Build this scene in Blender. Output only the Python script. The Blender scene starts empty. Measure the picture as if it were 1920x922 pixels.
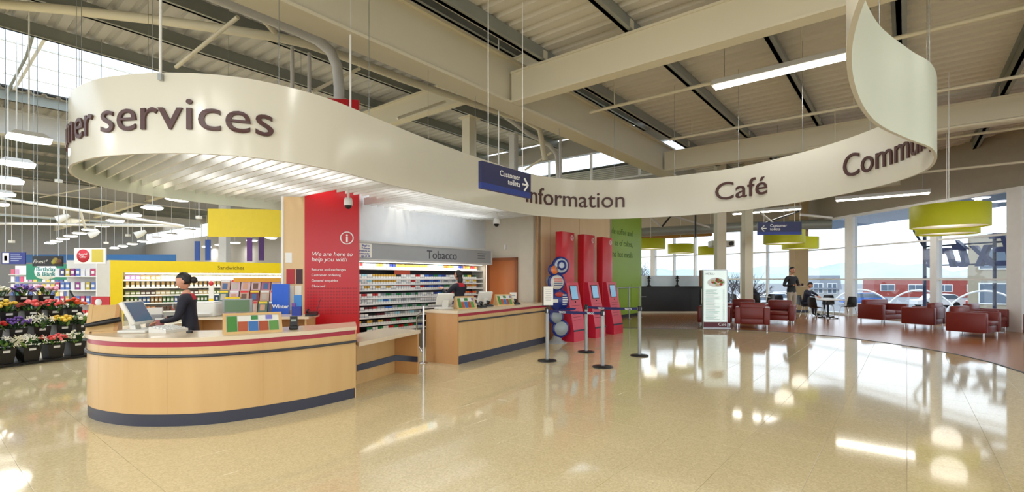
import bpy, bmesh, math, random
from mathutils import Vector, Matrix
random.seed(7)
R = math.radians
scene = bpy.context.scene
C = scene.collection
# ------------------------------------------------------------------ camera
F_PX, HOR, CAM_H = 920.0, 522.0, 1.55
cd = bpy.data.cameras.new('camera'); cam = bpy.data.objects.new('camera', cd); C.objects.link(cam)
cam.location = (0, 0, CAM_H); cam.rotation_euler = (R(90), 0, 0)
cd.sensor_width = 36.0; cd.lens = F_PX / 1920 * 36.0; cd.shift_y = (HOR - 461) / 1920
cd.clip_start = 0.05; cd.clip_end = 2000
scene.camera = cam
# ------------------------------------------------------------------ overcast sky and exposure
w = bpy.data.worlds.new('World'); scene.world = w; w.use_nodes = True
bg = w.node_tree.nodes['Background']; bg.inputs[0].default_value = (0.90, 0.95, 1.0, 1); bg.inputs[1].default_value = 3.0
vs = scene.view_settings
vs.view_transform = 'Standard'; vs.look = 'None'; vs.gamma = 1.0; vs.use_curve_mapping = False; vs.exposure = -0.2
# ------------------------------------------------------------------ helpers
BX, BY = 0.627, 0.779            # main building axis (along the counters); the other axis is (BY,-BX)
RZB = math.atan2(BY, BX)
def bn(b, n): return (b*BX + n*BY, b*BY - n*BX)
def G(px, py):                   # floor point from a survey reading
    y = F_PX*CAM_H/(py-HOR); return ((px-960)/F_PX*y, y)
def P(px, py, y): return ((px-960)/F_PX*y, y, CAM_H+(HOR-py)/F_PX*y)

def s2l(c): return tuple((v/12.92 if v <= .04045 else ((v+.055)/1.055)**2.4) for v in (x/255 for x in c))
MATS = {}
def mat(name, rgb, rough=.5, metal=0, emit=0, noise=None, coat=0, bump=0, spec=.5):
    if name in MATS: return MATS[name]
    m = bpy.data.materials.new(name); m.use_nodes = True; MATS[name] = m
    nt = m.node_tree; b = nt.nodes['Principled BSDF']; c = s2l(rgb)
    b.inputs['Base Color'].default_value = (*c, 1); b.inputs['Roughness'].default_value = rough
    b.inputs['Metallic'].default_value = metal; b.inputs['Coat Weight'].default_value = coat
    b.inputs['Specular IOR Level'].default_value = spec
    if emit:
        b.inputs['Emission Color'].default_value = (*c, 1); b.inputs['Emission Strength'].default_value = emit
    sc, am = noise if noise else (6.0, .05)
    tc = nt.nodes.new('ShaderNodeTexCoord'); mp = nt.nodes.new('ShaderNodeMapping'); nz = nt.nodes.new('ShaderNodeTexNoise')
    if isinstance(sc, tuple): mp.inputs['Scale'].default_value = sc; nz.inputs['Scale'].default_value = 1
    else: nz.inputs['Scale'].default_value = sc
    nz.inputs['Detail'].default_value = 4
    nt.links.new(tc.outputs['Object'], mp.inputs[0]); nt.links.new(mp.outputs[0], nz.inputs['Vector'])
    mx = nt.nodes.new('ShaderNodeMix'); mx.data_type = 'RGBA'
    mx.inputs['A'].default_value = (*[v*(1-am) for v in c], 1); mx.inputs['B'].default_value = (*[min(1, v*(1+am)) for v in c], 1)
    nt.links.new(nz.outputs['Fac'], mx.inputs['Factor']); nt.links.new(mx.outputs['Result'], b.inputs['Base Color'])
    if bump:
        bp = nt.nodes.new('ShaderNodeBump'); bp.inputs['Strength'].default_value = bump; bp.inputs['Distance'].default_value = .01
        nt.links.new(nz.outputs['Fac'], bp.inputs['Height']); nt.links.new(bp.outputs[0], b.inputs['Normal'])
    return m
def wood(name, a, b_, sc=(7, 7, .7), rough=.35):
    if name in MATS: return MATS[name]
    m = mat(name, a, rough); nt = m.node_tree
    for n in nt.nodes:
        if n.type == 'MAPPING': n.inputs['Scale'].default_value = sc
        if n.type == 'TEX_NOISE': n.inputs['Scale'].default_value = 1; n.inputs['Distortion'].default_value = .6; n.inputs['Detail'].default_value = 6
        if n.type == 'MIX': n.inputs['A'].default_value = (*s2l(a), 1); n.inputs['B'].default_value = (*s2l(b_), 1)
    return m
def glass(name, tint=(.90, .94, .97), gloss=.03):
    if name in MATS: return MATS[name]
    m = bpy.data.materials.new(name); m.use_nodes = True; MATS[name] = m
    nt = m.node_tree; nt.nodes.clear()
    o = nt.nodes.new('ShaderNodeOutputMaterial'); t = nt.nodes.new('ShaderNodeBsdfTransparent'); g = nt.nodes.new('ShaderNodeBsdfGlossy'); x = nt.nodes.new('ShaderNodeMixShader')
    t.inputs[0].default_value = (*tint, 1); g.inputs['Roughness'].default_value = .02; x.inputs[0].default_value = gloss
    nt.links.new(t.outputs[0], x.inputs[1]); nt.links.new(g.outputs[0], x.inputs[2]); nt.links.new(x.outputs[0], o.inputs[0])
    return m

class MB:
    def __init__(s): s.v = []; s.f = []; s.m = []; s.sm = []
    def add(s, vs, fs, mi=0, smooth=False):
        o = len(s.v); s.v += [tuple(p) for p in vs]
        for f in fs: s.f.append(tuple(o+i for i in f)); s.m.append(mi); s.sm.append(smooth)
        return s
    def box(s, x0, x1, y0, y1, z0, z1, mi=0):
        return s.add([(x0,y0,z0),(x1,y0,z0),(x1,y1,z0),(x0,y1,z0),(x0,y0,z1),(x1,y0,z1),(x1,y1,z1),(x0,y1,z1)],
                     [(0,3,2,1),(4,5,6,7),(0,1,5,4),(1,2,6,5),(2,3,7,6),(3,0,4,7)], mi)
    def rbox(s, x0, x1, y0, y1, z0, z1, r=.03, mi=0):      # box with chamfered edges
        bm = bmesh.new(); bmesh.ops.create_cube(bm, size=1)
        for v in bm.verts: v.co = ((x0+x1)/2+v.co.x*(x1-x0), (y0+y1)/2+v.co.y*(y1-y0), (z0+z1)/2+v.co.z*(z1-z0))
        bmesh.ops.bevel(bm, geom=bm.edges[:], offset=r, segments=2, profile=.5, affect='EDGES')
        s.add([v.co[:] for v in bm.verts], [[v.index for v in f.verts] for f in bm.faces], mi, True); bm.free(); return s
    def prism(s, pts, z0, z1, mi=0, smooth=False):            # vertical extrusion of a plan outline (ccw)
        n = len(pts); vs = [(p[0],p[1],z0) for p in pts]+[(p[0],p[1],z1) for p in pts]
        s.add(vs, [tuple(range(n-1,-1,-1)), tuple(range(n, 2*n))], mi)
        return s.add(vs, [(i,(i+1)%n,n+(i+1)%n,n+i) for i in range(n)], mi, smooth)
    def yprism(s, pts, y0, y1, mi=0):                       # outline in x,z extruded along y
        n = len(pts); vs = [(p[0],y0,p[1]) for p in pts]+[(p[0],y1,p[1]) for p in pts]
        return s.add(vs, [tuple(range(n)), tuple(range(2*n-1, n-1, -1))]+[(i,n+i,n+(i+1)%n,(i+1)%n) for i in range(n)], mi)
    def xprism(s, pts, x0, x1, mi=0):                       # outline in y,z extruded along x
        n = len(pts); vs = [(x0,p[0],p[1]) for p in pts]+[(x1,p[0],p[1]) for p in pts]
        return s.add(vs, [tuple(range(n-1,-1,-1)), tuple(range(n, 2*n))]+[(i,(i+1)%n,n+(i+1)%n,n+i) for i in range(n)], mi)
    def strip(s, path, z0, z1, t=0.0, mi=0):              # wall following a plan path, thickness t to the left
        n = len(path); off = []
        for i, p in enumerate(path):
            a = path[max(0,i-1)]; b = path[min(n-1,i+1)]; d = math.hypot(b[0]-a[0], b[1]-a[1]) or 1
            off.append((p[0]-(b[1]-a[1])/d*t, p[1]+(b[0]-a[0])/d*t))
        a0 = [(*p,z0) for p in path]; a1 = [(*p,z1) for p in path]; b0 = [(*p,z0) for p in off]; b1 = [(*p,z1) for p in off]
        q = [(i,i+1,n+i+1,n+i) for i in range(n-1)]; rq = [f[::-1] for f in q]
        s.add(a0+a1, q, mi, True); s.add(b0+b1, rq, mi, True); s.add(a1+b1, q, mi); s.add(a0+b0, rq, mi)
        s.add([a0[0],a1[0],b1[0],b0[0]], [(0,1,2,3)], mi); return s.add([a0[-1],b0[-1],b1[-1],a1[-1]], [(0,1,2,3)], mi)
    def tube(s, path, r, n=10, mi=0, caps=True, r2=None):
        P_ = [Vector(p) for p in path]; k = len(P_); rings = []; up = None
        for i, p in enumerate(P_):
            t = (P_[min(k-1,i+1)]-P_[max(0,i-1)]).normalized()
            if up is None: up = Vector((0,0,1)) if abs(t.z) < .9 else Vector((1,0,0))
            u = (up-t*up.dot(t)); u = u.normalized() if u.length > 1e-6 else t.orthogonal().normalized(); up = u; v = t.cross(u)
            rr = r if not isinstance(r, (list, tuple)) else r[i]
            rings.append([p+u*math.cos(2*math.pi*j/n)*rr+v*math.sin(2*math.pi*j/n)*rr for j in range(n)])
        vs = [q for rg in rings for q in rg]; fs = []
        for i in range(k-1):
            for j in range(n): fs.append((i*n+j, i*n+(j+1)%n, (i+1)*n+(j+1)%n, (i+1)*n+j))
        s.add(vs, fs, mi, True)
        if caps: s.add(rings[0], [tuple(range(n-1,-1,-1))], mi); s.add(rings[-1], [tuple(range(n))], mi)
        return s
    def lathe(s, prof, n=24, c=(0,0), mi=0, smooth=True):
        vs = []; fs = []
        for (r, z) in prof:
            for j in range(n): a = 2*math.pi*j/n; vs.append((c[0]+r*math.cos(a), c[1]+r*math.sin(a), z))
        for i in range(len(prof)-1):
            for j in range(n): fs.append((i*n+j, i*n+(j+1)%n, (i+1)*n+(j+1)%n, (i+1)*n+j))
        return s.add(vs, fs, mi, smooth)
    def ball(s, c, r, seg=10, rings=7, mi=0, fn=None):
        rx, ry, rz = r if isinstance(r, (tuple, list)) else (r, r, r); vs = [(c[0],c[1],c[2]-rz)]; fs = []
        for i in range(1, rings):
            th = math.pi*i/rings
            for j in range(seg):
                a = 2*math.pi*j/seg; vs.append((c[0]+rx*math.sin(th)*math.cos(a), c[1]+ry*math.sin(th)*math.sin(a), c[2]-rz*math.cos(th)))
        vs.append((c[0],c[1],c[2]+rz))
        if fn: vs = [fn(Vector(v)) for v in vs]
        for j in range(seg): fs.append((0, 1+(j+1)%seg, 1+j)); fs.append((len(vs)-1, 1+(rings-2)*seg+j, 1+(rings-2)*seg+(j+1)%seg))
        for i in range(rings-2):
            for j in range(seg): fs.append((1+i*seg+j, 1+i*seg+(j+1)%seg, 1+(i+1)*seg+(j+1)%seg, 1+(i+1)*seg+j))
        return s.add(vs, fs, mi, True)
    def xf(s, M):                                           # transform everything so far
        s.v = [tuple(M @ Vector(p)) for p in s.v]; return s
    def mesh(s, name):
        me = bpy.data.meshes.new(name); me.from_pydata(s.v, [], s.f); me.polygons.foreach_set('material_index', s.m); me.polygons.foreach_set('use_smooth', s.sm); me.update(); return me
    def build(s, name, mats, parent=None, loc=(0,0,0), rz=0):
        me = s.mesh(name)
        for m in (mats if isinstance(mats, (list, tuple)) else [mats]): me.materials.append(m)
        return link(name, me, parent, loc, rz)
def link(name, me, parent=None, loc=(0,0,0), rz=0):
    o = bpy.data.objects.new(name, me); C.objects.link(o); o.location = loc if len(loc) == 3 else (*loc, 0); o.rotation_euler = (0,0,rz)
    if parent is not None: o.parent = parent
    return o
def tag(o, label, cat, group=None):
    o['label'] = label; o['category'] = cat
    if group: o['group'] = group
    return o
def thing(name, label, cat, loc=(0,0,0), rz=0, group=None):
    o = bpy.data.objects.new(name, None); C.objects.link(o); o.empty_display_size = .1
    o.location = loc if len(loc) == 3 else (*loc, 0); o.rotation_euler = (0,0,rz); return tag(o, label, cat, group)
def struct(o): o['kind'] = 'structure'; return o
def dup(o, loc, rz, label, group=None):
    r = o.copy(); C.objects.link(r); r.location = loc if len(loc) == 3 else (*loc, 0); r.rotation_euler = (0,0,rz); r['label'] = label
    if group: r['group'] = group
    for ch in o.children:
        c = ch.copy(); C.objects.link(c); c.parent = r
        for g in ch.children: d = g.copy(); C.objects.link(d); d.parent = c
    return r
def tmesh(txt, size, ext=.004, shear=0, align='LEFT', off=0, space=1.0, line=1.0):
    cu = bpy.data.curves.new('text', 'FONT'); cu.body = txt; cu.size = size; cu.extrude = ext; cu.shear = shear; cu.align_x = align; cu.offset = off
    cu.space_character = space; cu.space_line = line; cu.resolution_u = 4
    ob = bpy.data.objects.new('text', cu); C.objects.link(ob)
    me = bpy.data.meshes.new_from_object(ob.evaluated_get(bpy.context.evaluated_depsgraph_get())) if False else bpy.data.meshes.new_from_object(ob)
    bpy.data.objects.remove(ob); bpy.data.curves.remove(cu); return me
def text(name, txt, size, m, parent, loc, rz=0, **k):      # upright lettering facing local -y
    me = tmesh(txt, size, **k); me.transform(Matrix.Rotation(R(90), 4, 'X')); me.materials.clear(); me.materials.append(m)
    return link(name, me, parent, loc, rz)
def lamp(name, kind, loc, power, size=.5, rot=(0,0,0), color=(1,1,1), parent=None, sy=None):
    l = bpy.data.lights.new(name, kind); l.energy = power; l.color = color
    if kind == 'AREA':
        l.size = size
        if sy: l.shape = 'RECTANGLE'; l.size_y = sy
    elif kind == 'SPOT': l.spot_size = R(100); l.spot_blend = .6; l.shadow_soft_size = size
    else: l.shadow_soft_size = size
    o = bpy.data.objects.new(name, l); C.objects.link(o); o.location = loc; o.rotation_euler = rot
    if parent is not None: o.parent = parent
    return o
# ------------------------------------------------------------------ materials
M_rib = mat('ribbon_laminate', (224,221,208), .18, noise=(1.5,.02))
M_ribin = mat('ribbon_inner_laminate', (226,233,216), .3, noise=(1.5,.02))
M_brown = mat('brown_lettering', (82,52,50), .4)
M_maple = wood('maple_veneer', (216,182,128), (198,158,102), (5,5,.5))
M_maple2 = wood('maple_veneer_warm', (198,150,96), (186,136,82), (9,9,.8))
M_wallwood = wood('wall_veneer', (226,196,148), (214,180,130), (4,4,.35))
M_top = mat('counter_top_laminate', (216,198,170), .22, noise=(14,.03))
M_red = mat('red_laminate', (190,16,26), .3, noise=(2,.03))
M_stripe = mat('red_edge_strip', (166,22,48), .3)
M_plinth = mat('dark_plinth', (48,50,66), .4)
M_rail = mat('dark_rubber_rail', (58,60,66), .45)
M_white = mat('white_paint', (236,236,234), .4)
M_offw = mat('off_white_plastic', (222,220,212), .4)
M_chrome = mat('chrome', (215,218,222), .18, 1)
M_steel = mat('brushed_steel', (170,174,176), .35, 1, noise=(30,.08))
M_grey = mat('grey_plastic', (150,152,154), .45)
M_black = mat('black_plastic', (18,18,20), .4)
M_navy = mat('navy_sign', (22,28,78), .4)
M_navy2 = mat('navy_gradient_foot', (20,48,128), .4)
M_cream = mat('cream_steel_paint', (220,212,188), .5, noise=(1.2,.03))
M_creamw = mat('pale_steel_paint', (206,204,200), .5)
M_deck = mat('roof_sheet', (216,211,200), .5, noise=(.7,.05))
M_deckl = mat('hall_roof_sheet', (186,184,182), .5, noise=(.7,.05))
M_galv = mat('galvanised_steel', (148,152,146), .45, .25, noise=(3,.1))
M_wallb = mat('plaster_wall', (214,206,190), .7)
M_wallt = mat('tobacco_back_wall', (216,220,224), .6)
M_green = mat('green_wall_panel', (150,186,36), .4, noise=(1,.03))
M_yel = mat('yellow_sign', (250,222,20), .4)
M_glass = glass('window_glass')
M_lampw = mat('lit_diffuser', (255,250,236), .5, emit=9)
M_door = wood('door_veneer', (188,116,72), (176,102,60), (5,5,.5))
M_sofa = mat('maroon_leather', (122,40,34), .38, noise=(9,.08), bump=.05)
M_lime = mat('lime_shade', (188,190,30), .6)
M_skin = mat('skin', (206,150,122), .5)
M_hair = mat('dark_hair', (24,18,18), .5, noise=(60,.3))
M_uni = mat('navy_uniform', (22,24,40), .7)
M_collar = mat('red_collar', (190,20,40), .6)
M_paper = mat('paper', (238,236,228), .6)
PAL = {}
def pal(rgb, rough=.45):
    k = 'print_%02x%02x%02x' % rgb
    return mat(k, rgb, rough)
# ================================================================== floor
def floor_mat(name):
    m = mat(name, (225,211,174), .065, noise=(1.2,.05), coat=0); nt = m.node_tree
    b = nt.nodes['Principled BSDF']; src = b.inputs['Base Color'].links[0].from_socket
    geo = nt.nodes.new('ShaderNodeNewGeometry')
    vo = nt.nodes.new('ShaderNodeTexVoronoi'); vo.inputs['Scale'].default_value = 75
    nt.links.new(geo.outputs['Position'], vo.inputs['Vector'])
    for n in nt.nodes:
        if n.type == 'MAPPING': nt.links.new(geo.outputs['Position'], n.inputs[0])
    rp = nt.nodes.new('ShaderNodeValToRGB'); rp.color_ramp.elements[0].position = .0; rp.color_ramp.elements[0].color = (.82,.78,.70,1)
    rp.color_ramp.elements[1].position = 1; rp.color_ramp.elements[1].color = (1.06,1.05,1.02,1)
    nt.links.new(vo.outputs['Color'], rp.inputs[0])
    mu = nt.nodes.new('ShaderNodeMix'); mu.data_type = 'RGBA'; mu.blend_type = 'MULTIPLY'; mu.inputs['Factor'].default_value = 1
    nt.links.new(src, mu.inputs['A']); nt.links.new(rp.outputs[0], mu.inputs['B']); nt.links.new(mu.outputs['Result'], b.inputs['Base Color'])
    return m
M_floor = floor_mat('terrazzo')
M_grout = mat('floor_joint', (188,170,130), .4)
fl = struct(MB().prism([(-70,-14),(15.6,-14),(15.35,6.0),(13.95,23.35),(6.6,31.95),(-25,62),(-70,62)], -.2, -.004).build('floor', M_grout))
TS = .6
def tile_mesh():
    g = .0009; h = TS/2-g; d = .0012
    return MB().add([(-h,-h,-.003),(h,-h,-.003),(h,h,-.003),(-h,h,-.003),(-h,-h,-d),(h,-h,-d),(h,h,-d),(-h,h,-d),(-h+d,-h+d,0),(h-d,-h+d,0),(h-d,h-d,0),(-h+d,h-d,0)],
        [(0,1,5,4),(1,2,6,5),(2,3,7,6),(3,0,4,7),(4,5,9,8),(5,6,10,9),(6,7,11,10),(7,4,8,11),(8,9,10,11)])
tm = tile_mesh(); tme = tm.mesh('tile'); tme.materials.append(M_floor)
cells = []
for i in range(-70, 60):
    for j in range(-130, 45):
        x, y = bn((i+.5)*TS, (j+.5)*TS)
        if y < -6 or x > 16 or x < -60 or y > 60 or (y > 16.5 and x > 1.5): continue
        vis = y > 2.6 and abs(x/max(y,.1)) < 1.1
        cells.append((0 if vis else 1, math.hypot(x, y), x, y))
cells.sort(); rest = MB(); rot = Matrix.Rotation(RZB, 4, 'Z')
for k, (vz, d, x, y) in enumerate(cells):
    if k < 290: link('tile', tme, fl, (x, y, 0), RZB)
    else:
        c, s_ = math.cos(RZB), math.sin(RZB)
        o = len(rest.v); rest.v += [(x+c*a-s_*b, y+s_*a+c*b, z) for a, b, z in tm.v]
        rest.f += [tuple(o+q for q in f) for f in tm.f]; rest.m += tm.m; rest.sm += tm.sm
o = rest.build('tile_field', M_floor, fl); o['kind'] = 'stuff'
# cafe timber floor laid on top, curved front edge with a dark trim
edge = [(3.0,15.45),(3.9,15.35),(4.9,15.2),(5.87,15.0),(6.9,14.75),(7.81,14.3),(8.3,13.75),(8.7,13.0),(9.0,12.0),(9.14,11.0),(9.1,10.0),(8.85,9.0),(8.45,8.1),(7.9,7.2),(7.2,6.3)]
M_cafe = wood('cafe_timber_floor', (172,112,60), (158,98,50), (.9,6,6), .22)
struct(MB().prism(edge+[(14.0,2.0),(15.6,2.0),(15.2,8),(14.75,14.35),(14.3,20.9),(12.1,21.2),(7.2,27.0),(1.0,24)], -.003, .006).build('floor_cafe', M_cafe))
struct(MB().strip(edge, 0, .009, -.035).build('trim_1', M_plinth))
# ================================================================== roofs
def deck(b0, b1, n0, n1, z, m, parent, name='roof_sheet', pitch=.33, holes=()):
    mb = MB(); segs = []; cur = n0
    for h0, h1 in holes: segs.append((cur, h0)); cur = h1
    segs.append((cur, n1)); prof = []; b = b0
    while b < b1:
        prof += [(b, 0), (b+.17, 0), (b+.205, .06), (b+.295, .06)]; b += pitch
    for s0, s1 in segs:
        vs = [(*bn(p, s0), z+q) for p, q in prof]+[(*bn(p, s1), z+q) for p, q in prof]; n = len(prof)
        mb.add(vs, [(i,n+i,n+i+1,i+1) for i in range(n-1)])
        mb.add([(*bn(b0,s0),z+.1),(*bn(b1,s0),z+.1),(*bn(b1,s1),z+.1),(*bn(b0,s1),z+.1)], [(0,1,2,3)])
    return mb.build(name, m, parent)
def bar(b0, b1, n, z0, z1, w_, name, m, parent):          # runs along b
    return MB().prism([bn(b0,n-w_/2), bn(b0,n+w_/2), bn(b1,n+w_/2), bn(b1,n-w_/2)][::-1], z0, z1).build(name, m, parent)
def cross(n0, n1, b, z0, z1, w_, name, m, parent):        # runs along n
    return MB().prism([bn(b-w_/2,n0), bn(b+w_/2,n0), bn(b+w_/2,n1), bn(b-w_/2,n1)], z0, z1).build(name, m, parent)
def ibeam_b(b0, b1, n, z0, z1, w_, name, m, parent, tw=.16):
    mb = MB(); q = lambda n0,n1,a,c: mb.prism([bn(b0,n0),bn(b1,n0),bn(b1,n1),bn(b0,n1)][::-1] if False else [bn(b0,n0),bn(b0,n1),bn(b1,n1),bn(b1,n0)][::-1], a, c)
    q(n-w_/2,n+w_/2,z0,z0+.05); q(n-w_/2,n+w_/2,z1-.05,z1); q(n-tw/2,n+tw/2,z0+.05,z1-.05); return mb.build(name, m, parent)
def ibeam_n(n0, n1, b, z0, z1, w_, name, m, parent, tw=.14):
    mb = MB(); q = lambda b0,b1,a,c: mb.prism([bn(b0,n0),bn(b1,n0),bn(b1,n1),bn(b0,n1)], a, c)
    q(b-w_/2,b+w_/2,z0,z0+.04); q(b-w_/2,b+w_/2,z1-.04,z1); q(b-tw/2,b+tw/2,z0+.04,z1-.04); return mb.build(name, m, parent)
ZD = 5.88
ce = struct(deck(-6, 27.5, -5.7, 16, ZD, M_deck, None, 'ceiling'))
for k, n in enumerate((-5.35, -3.6, -1.85, -.1, 1.65, 3.4, 5.15, 6.9, 8.65, 10.4)):
    q = MB(); z0, z1 = ZD-.26, ZD
    for a0, a1, c0, c1 in ((-.035,.035,z0,z1),(-.035,.1,z0,z0+.02),(-.1,.035,z1-.02,z1)):
        q.prism([bn(-6,n+a0),bn(-6,n+a1),bn(27,n+a1),bn(27,n+a0)][::-1], c0, c1)
    q.build('purlin', M_galv, ce)
main = ibeam_b(-6, 16.35, -6.3, 5.0, 5.9, .48, 'main_beam', M_cream, ce, .34)
for b in (-1.2, 7.6, 15.4, 23.2):
    ibeam_n(-6.05, 14, b, 5.0, 5.6, .26, 'rafter', M_cream, ce, .2)
    for n in (-5.35, -3.6, -1.85, -.1, 1.65, 3.4): MB().box(-.06,.06,-.05,.05,5.6,5.84).build('purlin_cleat', M_cream, ce, bn(b, n), RZB)
for n, z in ((3.0, 5.3), (5.2, 5.05)): MB().tube([(*bn(-6,n),z),(*bn(23,n),z)], .09, 12).build('roof_pipe', M_cream, ce)
for b, z, n0, n1 in ((9.6,5.25,-5.5,12),(13.0,5.3,-5,14),(14.6,4.9,-2,14),(17.0,5.2,-3,14),(19.0,4.7,-1,14)):
    MB().tube([(*bn(b,n0),z),(*bn(b,n1),z)], .035, 8).build('sprinkler_pipe', M_cream, ce)
    n = n0+.6
    while n < n1: MB().tube([(*bn(b,n),z),(*bn(b,n),ZD)], .012, 6).build('pipe_hanger', M_cream, ce); n += 3.5
for b in (3.6, 5.6, 11.0, 12.2): cross(1.75, 3.3, b, 5.55, 5.65, .06, 'purlin_brace', M_galv, ce)
# high hall roof to the left
ZH = 7.2
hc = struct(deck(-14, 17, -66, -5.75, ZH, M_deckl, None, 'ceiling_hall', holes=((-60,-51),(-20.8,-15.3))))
for n in (-7.4,-9.3,-11.2,-13.1,-15.05,-21.05,-23.5,-26,-28.5,-31,-33.5,-36,-38.5,-41,-43.5,-46,-48.5,-50.8,-60.2,-63):
    q = MB()
    for a0, a1, c0, c1 in ((-.035,.035,ZH-.3,ZH),(-.035,.1,ZH-.3,ZH-.28)): q.prism([bn(-14,n+a0),bn(-14,n+a1),bn(16.9,n+a1),bn(16.9,n+a0)][::-1], c0, c1)
    q.build('purlin', M_galv, hc)
for n, z0, z1 in ((-22.0,6.05,6.85),(-36.4,6.1,6.8),(-49.5,6.1,6.8)): ibeam_b(-14, 16.8, n, z0, z1, .4, 'hall_beam', M_creamw, hc)
for b in (-.2, 9.4): ibeam_n(-65, -9.2 if b < 1 else -6.6, b, 6.25, 6.9, .28, 'hall_rafter', M_cream, hc)
for b in (-9.5, -6.6, -3.7, -.8, 2.1, 5.0):               # skylight glazing bars and panes
    cross(-20.8, -15.3, b, ZH-.02, ZH+.06, .07, 'glazing_bar', M_white, hc)
    MB().prism([bn(b,-20.8),bn(b+2.9,-20.8),bn(b+2.9,-15.3),bn(b,-15.3)], ZH+.06, ZH+.075).build('skylight_pane', M_glass, hc)
for n in (-16.7, -18.1, -19.4): bar(-10, 8, n, ZH, ZH+.05, .05, 'glazing_bar', M_white, hc)
for b in (-12,-8,-4,0,4,8): cross(-60, -51, b, ZH, ZH+.06, .08, 'glazing_bar', M_white, hc)
bar(-14, 16.9, -5.72, ZD, ZH, .06, 'roof_step_fascia', M_creamw, hc)
# wind bracing and pipework of the hall
MB().tube([P(92,-40,9.8), P(50,105,12.2), P(15,170,14.5), P(2,240,17)][::1], .035, 8).build('brace_rod', M_galv, hc)
pp = [P(-60,2,9.5), P(120,18,9.3), P(300,38,9.2), P(430,56,9.1), P(520,70,9.3), P(575,82,9.6), P(640,104,10.2), P(760,150,11.5), P(880,192,13), P(985,226,14.6), P(1012,242,15), P(1022,300,15.1)]
MB().tube(pp, .085, 12).build('hall_pipe', M_cream, hc)
pp = [(*bn(2.2,-8.75),6.12), (*bn(4.6,-8.75),6.12), (*bn(4.95,-8.72),6.08), (*bn(5.2,-8.7),5.95), (*bn(5.33,-8.68),5.7), (*bn(5.36,-8.66),5.3), (*bn(5.36,-8.66),4.7)]
MB().tube(pp, .1, 12).build('drain_pipe', M_creamw, hc)
MB().tube([P(468,14,8.6), P(492,34,8.9), P(520,66,9.3)], .05, 8).build('pipe_branch', M_cream, hc)
for (px, y0, y1, Y) in ((548,88,170,10.2),(580,100,178,10.4),(1051,262,345,15.6),(1044,285,345,16.8)):
    a = P(px, y0, Y); b = P(px, y1, Y); MB().tube([a, (b[0],b[1],3.4)], .04, 8).build('hanger_post', M_creamw, hc)
for (pa, pb) in (((330,126,9.2),(446,32,8.3)), ((585,172,10.5),(675,128,10.9)), ((745,222,11.8),(835,190,12.6)), ((985,318,17),(1035,285,15.8)), ((75,370,26),(180,350,22)), ((0,32,11),(18,12,10.2))):
    MB().tube([P(*pa), P(*pb)], .035, 8).build('brace_tube', M_cream, hc)
pth = [P(930,205,15.2), P(990,250,16), P(1030,272,16.4), P(1044,290,16.5), P(1048,345,16.5)]
MB().tube(pth, .07, 10).build('drain_pipe', M_creamw, hc)
# tall columns of the hall
def column(name, xy, w_, d_, z1, m, lab, rz=RZB):
    t = thing(name, lab, 'column', xy, rz)
    MB().box(-w_/2,w_/2,-d_/2,d_/2,.0,z1).build('shaft', m, t); MB().box(-w_/2-.02,w_/2+.02,-d_/2-.02,d_/2+.02,0,.12).build('base_collar', M_plinth, t); MB().box(-w_/2-.08,w_/2+.08,-d_/2-.08,d_/2+.08,z1-.03,z1).build('cap_plate', m, t)
column('steel_column', P(880,300,13.6)[:2], .28, .28, 6.0, M_cream, 'cream steel column rising behind the slatted canopy')
column('steel_column', P(963,300,16.2)[:2], .22, .22, 6.3, M_creamw, 'pale steel column in front of the clerestory glazing')
column('steel_column', P(421,420,25)[:2], .38, .38, 6.2, M_white, 'white column standing behind the blank yellow hanging panel', 0)
# ================================================================== walls
wb = struct(MB().prism([bn(-14,-66),bn(17,-66),bn(17,-66.3),bn(-14,-66.3)][::-1], 0, ZH).build('wall_back', mat('hall_wall_grey',(150,150,150),.7)))
M_hw = mat('hall_side_wall', (168,164,158), .7)
wr = MB()
for (n0, n1, z0, z1) in ((-66,-9.0,3.4,5.3),(-9.0,-5.7,5.15,5.3),(-66,-5.7,6.5,ZH),(-66,-12.5,0,3.4)):
    wr.prism([bn(17,n0),bn(17,n1),bn(17.25,n1),bn(17.25,n0)][::-1], z0, z1)
wr = struct(wr.build('wall_hall_side', M_hw))
wn = struct(MB().prism([bn(16.98,-66),bn(16.98,-5.7),bn(17.04,-5.7),bn(17.04,-66)][::-1], 5.3, 5.36).build('window_1', M_white))
n = -66
while n < -5.7:
    MB().prism([bn(16.98,n),bn(16.98,n+.07),bn(17.06,n+.07),bn(17.06,n)][::-1], 5.3, 6.5).build('mullion', M_white, wn)
    MB().prism([bn(17.1,n+.07),bn(17.1,n+2.0),bn(17.11,n+2.0),bn(17.11,n+.07)][::-1], 5.36, 6.5).build('pane', M_glass, wn); n += 2.01
# tobacco enclosure
def wallseg(name, p0, p1, z0, z1, t, m): return struct(MB().strip([p0, p1], z0, z1, t).build(name, m))
TB0, TBC = bn(5.15,-8.97), bn(9.98,-8.97)              # tobacco back wall
WW0 = bn(9.98,-7.2); WW1 = bn(13.9,-7.2)
wallseg('wall_tobacco_back', TB0, TBC, 0, 3.62, .12, M_wallt)
wallseg('wall_tobacco_side', TBC, WW0, 0, 3.62, .12, M_wallb)
ww = struct(MB().strip([WW0, WW1], 0, 3.7, .15).build('wall_kiosk', M_wallwood))
for t in (.55, 2.0): # veneer panel joints standing proud as thin cover strips
    q = bn(9.98+t, -7.2); MB().box(-.004,.004,-.004,0,0,3.7).build('panel_joint', M_maple2, ww, (*q,0), RZB)
MB().box(-.03,.01,-.015,.02,0,3.7).build('corner_trim', M_maple2, ww, (*WW0,0), RZB)
wallseg('wall_return', WW1, bn(13.9,-8.75), 0, 3.7, .1, M_wallb)
gw = wallseg('wall_green', bn(13.9,-8.75), bn(19.6,-8.75), .12, 4.4, .15, M_green)
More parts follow.
